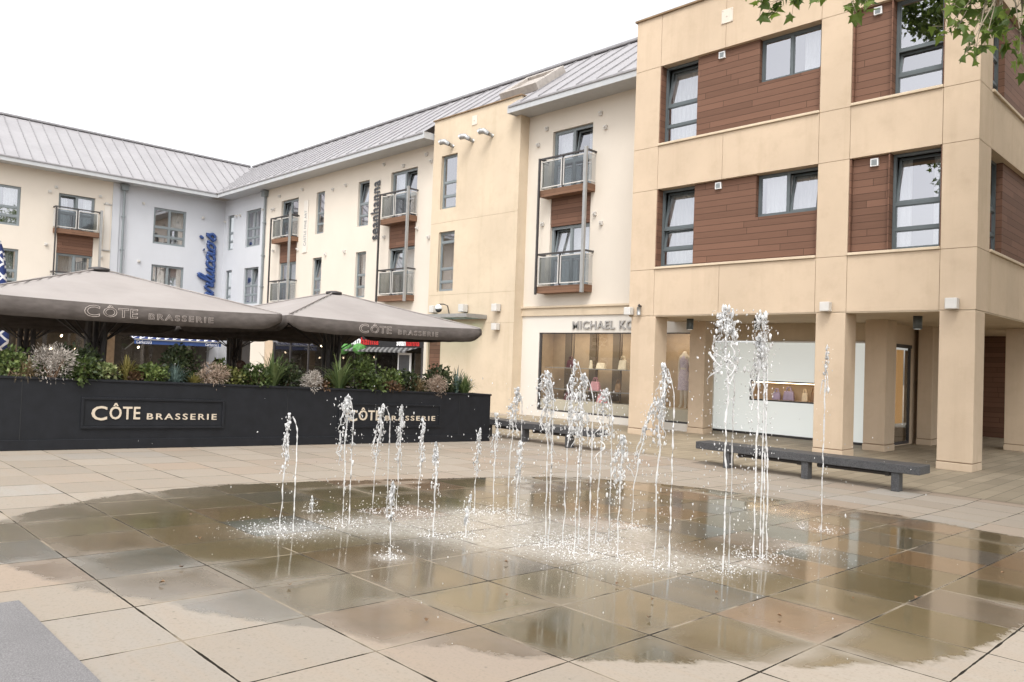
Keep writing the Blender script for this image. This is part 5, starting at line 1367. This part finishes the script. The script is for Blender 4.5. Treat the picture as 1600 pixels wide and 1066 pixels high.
# ------------------------------------------------------------------ two diners behind the planting
def person(x, y, rot, shirt, label, hairm='hair'):
    z = gz(y)
    t = thing('person', (x, y, z), label, 'person')
    ca, sa = math.cos(rot), math.sin(rot)
    def P(a, b, c): return (x + a * ca - b * sa, y + a * sa + b * ca, z + c)
    V = [P(0,0,.48), P(0,0,.66), P(0,.02,.90), P(0,.03,1.02), P(0,.05,1.12), P(0,.07,1.22),
         P(.17,.03,.98), P(.22,.10,.74), P(.10,.32,.72), P(.06,.40,.73), P(-.17,.03,.98), P(-.22,.10,.74), P(-.10,.32,.72), P(-.06,.40,.73),
         P(.09,.06,.46), P(.10,.44,.47), P(.10,.46,.10), P(.10,.58,.04), P(-.09,.06,.46), P(-.10,.44,.47), P(-.10,.46,.10), P(-.10,.58,.04)]
    E_ = [(0,1),(1,2),(2,3),(3,4),(4,5),(3,6),(6,7),(7,8),(8,9),(3,10),(10,11),(11,12),(12,13),(0,14),(14,15),(15,16),(16,17),(0,18),(18,19),(19,20),(20,21)]
    skin_body('body', V, E_, [(.15,.12),(.14,.11),(.15,.11),(.10,.08),.05,.095,.055,.045,.035,.04,.055,.045,.035,.04,.085,.06,.045,.035,.085,.06,.045,.035], 'skin', t, 1)
    q = MB(); prof = [(.17, .44), (.17, .60), (.165, .75), (.18, .90), (.16, 1.0), (.08, 1.06)]; n = 20; vs = []
    for r_, zz in prof:
        for k in range(n): vs.append(P(r_ * 1.12 * math.cos(2*PI*k/n), .01 + r_ * .82 * math.sin(2*PI*k/n), zz))
    q.add(vs, [(i*n+k, i*n+(k+1)%n, (i+1)*n+(k+1)%n, (i+1)*n+k) for i in range(len(prof)-1) for k in range(n)])
    for s_ in (1, -1): q.tube([P(.15*s_,.03,1.0), P(.20*s_,.06,.88), P(.225*s_,.10,.76)], [.075, .068, .062], 10)
    q.build('shirt', shirt, t, True)
    q = MB(); q.blob(P(0, .045, 1.255), .112, 2, (1, 1.05, 1.0), 0.03); q.build('hair', hairm, t, True)
    q = MB(); q.box(x - .22, x + .22, y - .22, y + .22, z + .36, z + .40)
    return t
def cafe_chair(x, y, rot, label):
    z = gz(y); t = thing('cafe_chair', (x, y, z), label, 'chair', 'cafe chairs')
    ca, sa = math.cos(rot), math.sin(rot)
    def P(a, b, c): return (x + a * ca - b * sa, y + a * sa + b * ca, z + c)
    def pb(q, a0, a1, b0, b1, c0, c1):
        vs = [P(a, b, c) for c in (c0, c1) for a, b in ((a0, b0), (a1, b0), (a1, b1), (a0, b1))]
        q.add(vs, [(0,3,2,1),(4,5,6,7),(0,1,5,4),(1,2,6,5),(2,3,7,6),(3,0,4,7)])
    q = MB(); pb(q, -.22, .22, -.20, .24, .36, .40); q.build('seat', 'dark_steel', t)
    q = MB(); pb(q, -.22, .22, -.24, -.20, .62, .88); q.build('backrest', 'dark_steel', t)
    for a in (-.2, .2):
        for b in (-.22, .2): q = MB(); pb(q, a - .018, a + .018, b - .018, b + .018, 0, .36 if b > 0 else .9); q.build('leg', 'dark_steel', t)
    return t
person(-16.6, 7.28, 0.4, 'white_cloth', 'person in a white shirt seated behind the planting')
person(-16.3, 7.72, 0.9, 'pink_cloth', 'person in a pink top seated behind the planting')
cafe_chair(-16.6, 7.28, 0.4, 'dark cafe chair under the person in white')
cafe_chair(-16.3, 7.72, 0.9, 'dark cafe chair under the person in pink')

# ------------------------------------------------------------------ fountain jets
def jet(i, x, y, h, label, kind_='plume', lean=(0.0, 0.0), spread=0.07, drops=70, double=False, splash=0.25):
    """a rising thread of water that breaks into ragged strands and drops at the top and falls back"""
    rn = random.Random(i * 31 + 7)
    z0 = gz(y)
    t = thing('water_jet', (x, y, z0), label, 'water jet', 'fountain jets')
    lx, ly = lean
    ph = rn.uniform(0, 90)
    def axis(zz):
        w = 0.008 + 0.014 * zz / h
        return (x + lx * (zz / h) ** 2 + w * noise.noise((ph, zz * 6, 0)), y + ly * (zz / h) ** 2 + w * noise.noise((ph, 5, zz * 6)))
    tall = h > 1.6
    q = MB()
    hs_ = h * (0.5 if kind_ == 'stub' else 0.90)
    n = max(10, int(hs_ / 0.018)); P = []; rr = []
    for k in range(n + 1):
        zz = hs_ * k / n; a = axis(zz)
        P.append((a[0], a[1], z0 + zz))
        rr.append(max(0.0016, (0.0036 + 0.0030 * k / n + (0.0010 if tall else 0)) * (1 + 0.8 * noise.noise((ph, zz * 17, 2)) + 0.8 * noise.noise((ph, zz * 55, 4)))))
    q.tube(P, rr, 6)
    if double:
        dxx, dyy = rn.uniform(0.035, 0.06), rn.uniform(0.035, 0.06)
        P2 = []; r2 = []; n2 = max(12, int(h / 0.02))
        for k in range(n2 + 1):
            zz = h * 0.98 * (1 - k / n2); a = min(1, (1 - zz / h) / 0.14)
            P2.append((x + lx + dxx * math.sqrt(a) + 0.008 * noise.noise((ph + 3, zz * 8, 0)), y + ly + dyy * math.sqrt(a), z0 + zz))
            r2.append(max(0.001, 0.0048 * (1 + 1.3 * noise.noise((ph + 1, zz * 30, 2)))))
        q.tube(P2, r2, 6)
    q.build('stem', 'water', t, True)
    q = MB()
    deep = (0.22 if h > 1.7 else 0.34 if h > 1.2 else 0.46) if kind_ == 'plume' else 0.6
    # twisted strands tearing off below the top
    for k in range(int(3 + drops / 16)):
        a0 = rn.uniform(0, 2 * PI); f0 = rn.random() ** 1.6 * deep; ln = h * rn.uniform(0.05, 0.20) * (0.7 if tall else 1)
        zz0 = h * (1 - f0); nn = max(5, int(ln / 0.014)); pq = rn.uniform(0, 99)
        w0 = spread * (0.12 + 0.8 * math.sqrt(f0 / deep)) * rn.uniform(0.3, 1.0)
        P = []; rr = []
        for b in range(nn + 1):
            g_ = b / nn; zz = max(0.01, zz0 - ln * g_); ax_ = axis(zz)
            w = w0 + spread * 0.35 * g_ * rn.uniform(0.7, 1.1); a = a0 + 1.2 * noise.noise((pq, g_ * 2, 1))
            P.append((ax_[0] + w * math.cos(a) + 0.012 * noise.noise((pq, g_ * 5, 3)), ax_[1] + w * math.sin(a) + 0.012 * noise.noise((pq, 4, g_ * 5)), z0 + zz))
            rr.append(max(0.0014, (0.0052 + 0.004 * noise.noise((pq, g_ * 9, 7))) * (1.15 - 0.7 * g_) * (1 + 0.9 * noise.noise((pq, b * 0.6, 9)))))
        q.tube(P, rr, 6)
    # lumps and drops of the crown, thrown in loose bursts
    bursts = [(rn.random() ** 1.5 * deep, rn.uniform(0, 2 * PI), rn.random()) for _ in range(int(5 + drops / 9))]
    for k in range(int(drops * (1.35 if tall else 2.3))):
        if rn.random() < 0.6:
            f, a, wr = rn.choice(bursts); f = max(0, f + rn.gauss(0, 0.022)); a += rn.gauss(0, 0.5); wr = max(0, wr + rn.gauss(0, 0.16))
        else:
            f, a, wr = rn.random() ** 1.3 * deep * 1.15, rn.uniform(0, 2 * PI), rn.random() ** 0.7
        zz = max(0.01, h * (1 - f)); ax_ = axis(zz)
        r_ = spread * (0.16 + 0.9 * math.sqrt(min(1, f / deep))) * wr * (0.55 if kind_ == 'stub' else 1)
        s_ = (0.0026 + 0.0085 * rn.random() ** 2.2) * (1.25 if tall else 1.0)
        q.blob((ax_[0] + r_ * math.cos(a), ax_[1] + r_ * math.sin(a), z0 + zz), s_, 1, (1, 1, rn.uniform(0.8, 2.6)), 0.35, 0, rn)
    kind(q.build('crown', 'water', t, True), 'stuff')
    q = MB()
    for k in range(int(drops * (1.6 if tall else 0.9))):
        a = rn.uniform(0, 2 * PI); zz = h * rn.random() ** 0.7
        r_ = spread * rn.uniform(0.1, 1.9) * (1.2 - 0.4 * zz / h)
        q.blob((x + lx * 0.6 + r_ * math.cos(a), y + ly * 0.6 + r_ * math.sin(a), z0 + max(0.02, zz)), rn.uniform(0.0016, 0.0060), 0 if rn.random() < .5 else 1, (1, 1, rn.uniform(1, 2.6)), 0.15, 0, rn)
    kind(q.build('falling_drops', 'water', t, True), 'stuff')
    if splash:
        q = MB()
        for k in range(int(190 * splash / 0.25)):
            a = rn.uniform(0, 2 * PI); r_ = splash * rn.random() ** 0.7
            yy = y + r_ * math.sin(a); s_ = rn.uniform(0.0018, 0.0075)
            q.blob((x + r_ * math.cos(a), yy, gz(yy) + 0.003 + rn.random() ** 4 * 0.09), s_, 0, (1, 1, 0.6), 0.3, 0, rn)
        kind(q.build('splash', 'foam', t, True), 'stuff')
    return t
JETS = [
 (-5.64, 3.06, .93, 'leftmost water jet, arched over with a second thin thread beside it', 'plume', (.02, .03), .035, 60, True, .34),
 (-6.26, 3.71, .13, 'tiny water spurt just right of the leftmost jet', 'stub', (0, 0), .03, 14, False, .10),
 (-5.68, 3.66, 1.08, 'wide ragged water jet before the planter, second tall one from the left', 'plume', (.0, .0), .095, 130, True, .26),
 (-6.02, 4.20, 1.0, 'water jet leaning right in front of the right planter sign', 'plume', (.03, .05), .06, 75, True, .16),
 (-6.0, 4.46, 1.0, 'straight blunt-topped water jet in front of the right sign lettering', 'plume', (.0, .02), .045, 70, False, .16),
 (-5.70, 4.48, .90, 'slim water jet at the right end of the right sign', 'plume', (.0, .02), .042, 60, False, .2),
 (-4.90, 4.02, .76, 'thin water jet with a long bare thread, right of the planter signs', 'plume', (.0, .0), .036, 48, False, .14),
 (-4.48, 3.29, .53, 'short frothy water jet nearest the camera', 'plume', (.0, .0), .035, 60, False, .12),
 (-5.59, 5.09, .80, 'water jet before the right end of the planter', 'plume', (.02, .02), .042, 55, False, .2),
 (-4.77, 4.26, .33, 'knee high water jet in the middle of the wet paving', 'stub', (.02, .02), .035, 40, False, .16),
 (-5.49, 5.45, 1.23, 'tall water jet in front of the cream tower wall', 'plume', (.03, .03), .075, 100, True, .2),
 (-5.49, 5.25, .98, 'thin water thread left of the tall jet by the tower', 'plume', (.0, .0), .05, 45, False, .12),
 (-5.11, 5.18, .73, 'low water jet in front of the left stone bench', 'plume', (.02, .02), .05, 50, False, .16),
 (-4.20, 4.61, 1.39, 'broad water plume before the left edge of the boutique window', 'plume', (-.02, -.04), .11, 140, True, .30),
 (-4.16, 4.78, 1.50, 'arched water jet before the dark red handbag', 'plume', (.02, .05), .06, 80, True, .22),
 (-3.88, 4.59, 1.38, 'thick water plume before the middle of the boutique window', 'plume', (.02, .02), .085, 120, True, .26),
 (-4.10, 5.13, 1.27, 'ragged water plume under the pink handbag', 'plume', (.02, .05), .10, 110, True, .26),
 (-3.66, 4.85, .92, 'bursting water jet before the left column base', 'plume', (.0, .02), .11, 100, False, .24),
 (-4.30, 5.90, 1.20, 'water spray leaning right across the left column', 'plume', (.10, .16), .05, 60, False, .2),
 (-3.29, 4.81, 1.49, 'dense water jet in front of the mannequin', 'plume', (.02, .02), .065, 130, True, .22),
 (-2.91, 5.14, 1.94, 'tallest water jet, in front of the frosted shop window', 'plume', (-.02, -.02), .14, 210, True, .20),
 (-2.95, 5.88, 1.98, 'tall arched water jet by the display slot, right of the tallest jet', 'plume', (-.07, -.10), .10, 110, True, .24),
 (-3.02, 5.80, 1.78, 'tall water jet beside the middle column, with a burst top', 'plume', (.0, .0), .075, 110, True, .20),
 (-3.27, 7.65, 1.83, 'rightmost thin water jet in front of the middle column', 'plume', (.0, .02), .05, 40, False, .24),
]
for i, a in enumerate(JETS): jet(i, *a)
rn = random.Random(99)
q = MB()
for k in range(430):
    x = rn.gauss(-4.0, 1.1); y = rn.gauss(5.1, 1.3)
    q.blob((x, y, gz(y) + rn.random() ** 1.7 * 1.3 + 0.02), rn.uniform(0.0014, 0.0050), 0 if rn.random() < .6 else 1, (1, 1, rn.uniform(1, 2.4)), 0.15, 0, rn)
kind(q.build('drifting_drops', 'water', None, True), 'stuff')
q = MB()
cent = [(-5.64, 3.1, .45), (-5.3, 3.9, .5), (-4.6, 4.6, .7), (-3.9, 4.9, .8), (-3.2, 5.3, .6), (-4.6, 5.5, .7), (-2.95, 6.4, .45), (-5.4, 4.6, .5), (-3.5, 4.4, .4)]
for k in range(3200):
    cx_, cy_, s_ = rn.choice(cent)
    x = rn.gauss(cx_, s_ * .55); y = rn.gauss(cy_, s_ * .55)
    q.blob((x, y, gz(y) + 0.003), rn.uniform(0.0014, 0.0050), 0, (1, 1, 0.35), 0.3, 0, rn)
kind(q.build('splash_foam', 'foam', None, True), 'stuff')

# ------------------------------------------------------------------ litter on the slabs
spots_ = [(-4.9, 2.0), (-4.62, 1.75), (-4.2, 2.35), (-3.1, 4.1), (-2.75, 4.0), (-3.9, 3.9), (-2.55, 3.7), (-2.0, 5.2), (-1.75, 5.6), (-3.3, 3.3), (-2.1, 4.4), (-5.6, 2.4), (-6.5, 2.7), (-2.6, 4.5), (-1.6, 7.1), (-9.4, 5.6), (-3.2, 2.6)]
for i, (x, y) in enumerate(spots_):
    q = MB(); rn = random.Random(i)
    a = rn.uniform(0, 6.28); L = rn.uniform(0.022, 0.042)
    leaf_quad(q, Vector((x, y, gz(y) + 0.012)), Vector((math.cos(a), math.sin(a), 0.25)), Vector((0, 0, 1)), L, L * 0.4, 0.012)
    o = q.build('fallen_leaf', 'dead_leaf' if i % 3 else 'twig', None); tag(o, 'small fallen leaf lying on the paving', 'leaf', 'fallen leaves')

# ------------------------------------------------------------------ plane tree overhanging from the right
tr = thing('plane_tree', (2.6, 6.4, gz(6.4)), 'plane tree whose leafy branches hang into the top right corner', 'tree')
q = MB()
TX, TY = 2.6, 6.4
q.tube([(TX, TY, 0.1), (TX - .03, TY + .02, 1.2), (TX + .02, TY, 2.6), (TX - .05, TY + .05, 4.2), (TX, TY + .6, 7.0), (TX + .2, TY + 2.4, 11.5)], [.28, .22, .20, .17, .13, .05], 14)
q.build('trunk', 'bark', tr, True)
LOBE = [(0, 0), (.10, .02), (.42, -.06), (.30, .16), (.50, .40), (.26, .42), (.20, .56), (0, 1.0)]
OUT = LOBE + [(-a, b) for a, b in reversed(LOBE[1:-1])]
def plane_leaf(mb, p, d, n_, L):
    d = d.normalized(); s_ = d.cross(n_).normalized(); up_ = s_.cross(d)
    c_ = p + d * L * 0.35
    vs = [c_] + [p + d * (b * L) + s_ * (a * L) - up_ * (abs(a) ** 1.5 * L * 0.35) - up_ * (b * b * L * 0.12) for a, b in OUT]
    mb.add(vs, [(0, i + 1, (i + 1) % len(OUT) + 1) for i in range(len(OUT))])
clusters = CLUSTERS = []
HANG = [(-3.06,5.76,4.71,9),(-2.97,5.85,4.72,12),(-2.92,6.04,4.78,9),(-3.01,5.81,4.85,8),(-2.90,6.2,4.9,6),(-2.66,6.02,4.74,4),(-2.41,6.0,4.55,5),(-2.35,6.06,4.62,5),(-2.37,6.03,4.72,5),(-2.34,6.2,4.75,3),
 (-1.80,6.33,4.50,7),(-1.77,6.37,4.36,8),(-1.83,6.30,4.33,6),(-1.65,6.49,4.46,9),(-1.59,6.41,4.26,8),(-1.65,6.35,4.15,7),(-1.56,6.57,4.40,7),(-1.61,6.66,4.6,8),(-1.72,6.42,4.55,8),(-1.53,6.61,4.30,5),(-1.80,6.47,4.68,9),(-1.66,6.61,4.72,9),(-1.44,6.56,4.45,5),(-1.40,6.48,4.22,6),(-1.40,6.48,4.06,5),(-1.45,6.69,4.62,7),(-1.30,6.50,4.3,7),(-1.28,6.6,4.5,8),(-1.33,6.45,3.98,5),(-1.60,6.40,4.62,8),(-1.70,6.30,4.1,4)]
rn = random.Random(5)
lf = MB(); br = MB()
LIMBS = [[(TX, TY, 4.2), (.9, 6.2, 5.2), (-.8, 6.1, 5.45), (-2.2, 6.0, 5.25), (-2.95, 5.9, 5.0)], [(TX, TY, 3.6), (.8, 6.6, 4.8), (-.7, 6.6, 5.1), (-1.5, 6.55, 4.75)], [(TX, TY, 5), (4.3, 7.6, 6.6), (5.2, 8.4, 7.2)], [(TX, TY, 5.5), (3.2, 4.2, 7.2), (3.4, 3.2, 7.8)], [(TX, TY, 6), (1.5, 8.2, 7.6), (.8, 9.0, 8.0)]]
for L in LIMBS:
    P = catmull(L, 5); n = len(P)
    br.tube(P, [0.085 * (1 - k / n) ** 1.1 + 0.008 for k in range(n)], 8)
for x, y, z, k in HANG:
    L = LIMBS[0] if x < -2.1 else LIMBS[1]
    s_ = min(catmull(L, 5), key=lambda p: (p[0] - x) ** 2 + (p[1] - y) ** 2 + (p[2] - z - .25) ** 2)
    mid = ((s_[0] + x) / 2 + rn.uniform(-.05, .05), (s_[1] + y) / 2, max(s_[2], z) * .5 + min(s_[2], z) * .5 + .05)
    br.tube([s_, mid, (x, y, z)], [0.008, 0.005, 0.003], 5)
    for _ in range(k):
        p = Vector((x, y, z)) + Vector((rn.gauss(0, .055), rn.gauss(0, .06), rn.gauss(0, .05)))
        d = Vector((rn.uniform(-1, 1), rn.uniform(-1, 1), rn.uniform(-1.5, 0.1))).normalized()
        br.tube([(x, y, z), tuple(p)], 0.0018, 4, cap=False)
        plane_leaf(lf, p, d, rdir(rn, 0.9), rn.uniform(.07, .125))
CL = [(rdir(rn, 0.0), rn.uniform(0.45, 1.0)) for _ in range(130)]
for k in range(20000):
    dc, kc = rn.choice(CL); d = rdir(rn)
    p = Vector((3.2 + dc.x * 5.2 * kc, 12.0 + dc.y * 9.5 * kc, 10.6 + dc.z * 3.8 * kc)) + d * rn.uniform(0.2, 1.2)
    plane_leaf(lf, p, Vector((rn.uniform(-1, 1), rn.uniform(-1, 1), rn.uniform(-1.2, .2))), rdir(rn, 0.9), rn.uniform(.16, .26))
LO = [(rdir(rn, 0.0), rn.uniform(0.4, 1.0)) for _ in range(70)]  # unseen low leaves, added to darken the corner block's side face
br.tube(catmull([(TX, TY, 4.0), (2.8, 11, 5.6), (2.6, 17, 6.6), (2.6, 22, 7.0)], 6), 0.07, 8)
for k in range(6500):
    dc, kc = rn.choice(LO)
    p = Vector((2.6 + dc.x * 2.6 * kc, 19.5 + dc.y * 7.5 * kc, 6.2 + dc.z * 3.8 * kc)) + rdir(rn) * rn.uniform(0.1, 0.8)
    plane_leaf(lf, p, Vector((rn.uniform(-1, 1), rn.uniform(-1, 1), rn.uniform(-1.2, .2))), rdir(rn, 0.5), rn.uniform(.2, .34))
hi = [(TX, TY, 6.2), (0, 6.0, 9.5), (-4, 5.4, 12.2), (-8.2, 4.6, 13.4)]
P = catmull(hi, 6); br.tube(P, [0.11 * (1 - k / len(P)) + 0.012 for k in range(len(P))], 8)
CL = [(rdir(rn, -0.1), rn.uniform(0.3, 1.0)) for _ in range(26)]
for k in range(1500):
    dc, kc = rn.choice(CL)
    p = Vector((-8.0 + dc.x * 2.0 * kc, 4.7 + dc.y * 1.5 * kc, 13.3 + dc.z * 1.5 * kc)) + rdir(rn) * rn.uniform(0.05, 0.5)
    plane_leaf(lf, p, Vector((rn.uniform(-1, 1), rn.uniform(-1, 1), rn.uniform(-1.2, .2))), rdir(rn, 0.9), rn.uniform(.13, .22))
lf.build('foliage', 'tree_leaf', tr)
br.build('branches', 'bark', tr, True)

ft = MB()
for cx_, cy_, cz_, r_ in ((3, 44, 6, 5), (10, 47, 8, 6), (-1.5, 52, 7, 5), (5, 53, 11, 6)):
    for k in range(900):
        d = rdir(rn); p = Vector((cx_, cy_, cz_)) + Vector((d.x, d.y, d.z)) * r_ * rn.uniform(0.4, 1.0)
        leaf_quad(ft, p, rdir(rn), rdir(rn), rn.uniform(.5, .9), rn.uniform(.2, .35))
kind(ft.build('unseen_leaf_mass', 'leaf_dark'), 'stuff')  # unseen foliage added down the side street to darken the side-window reflections
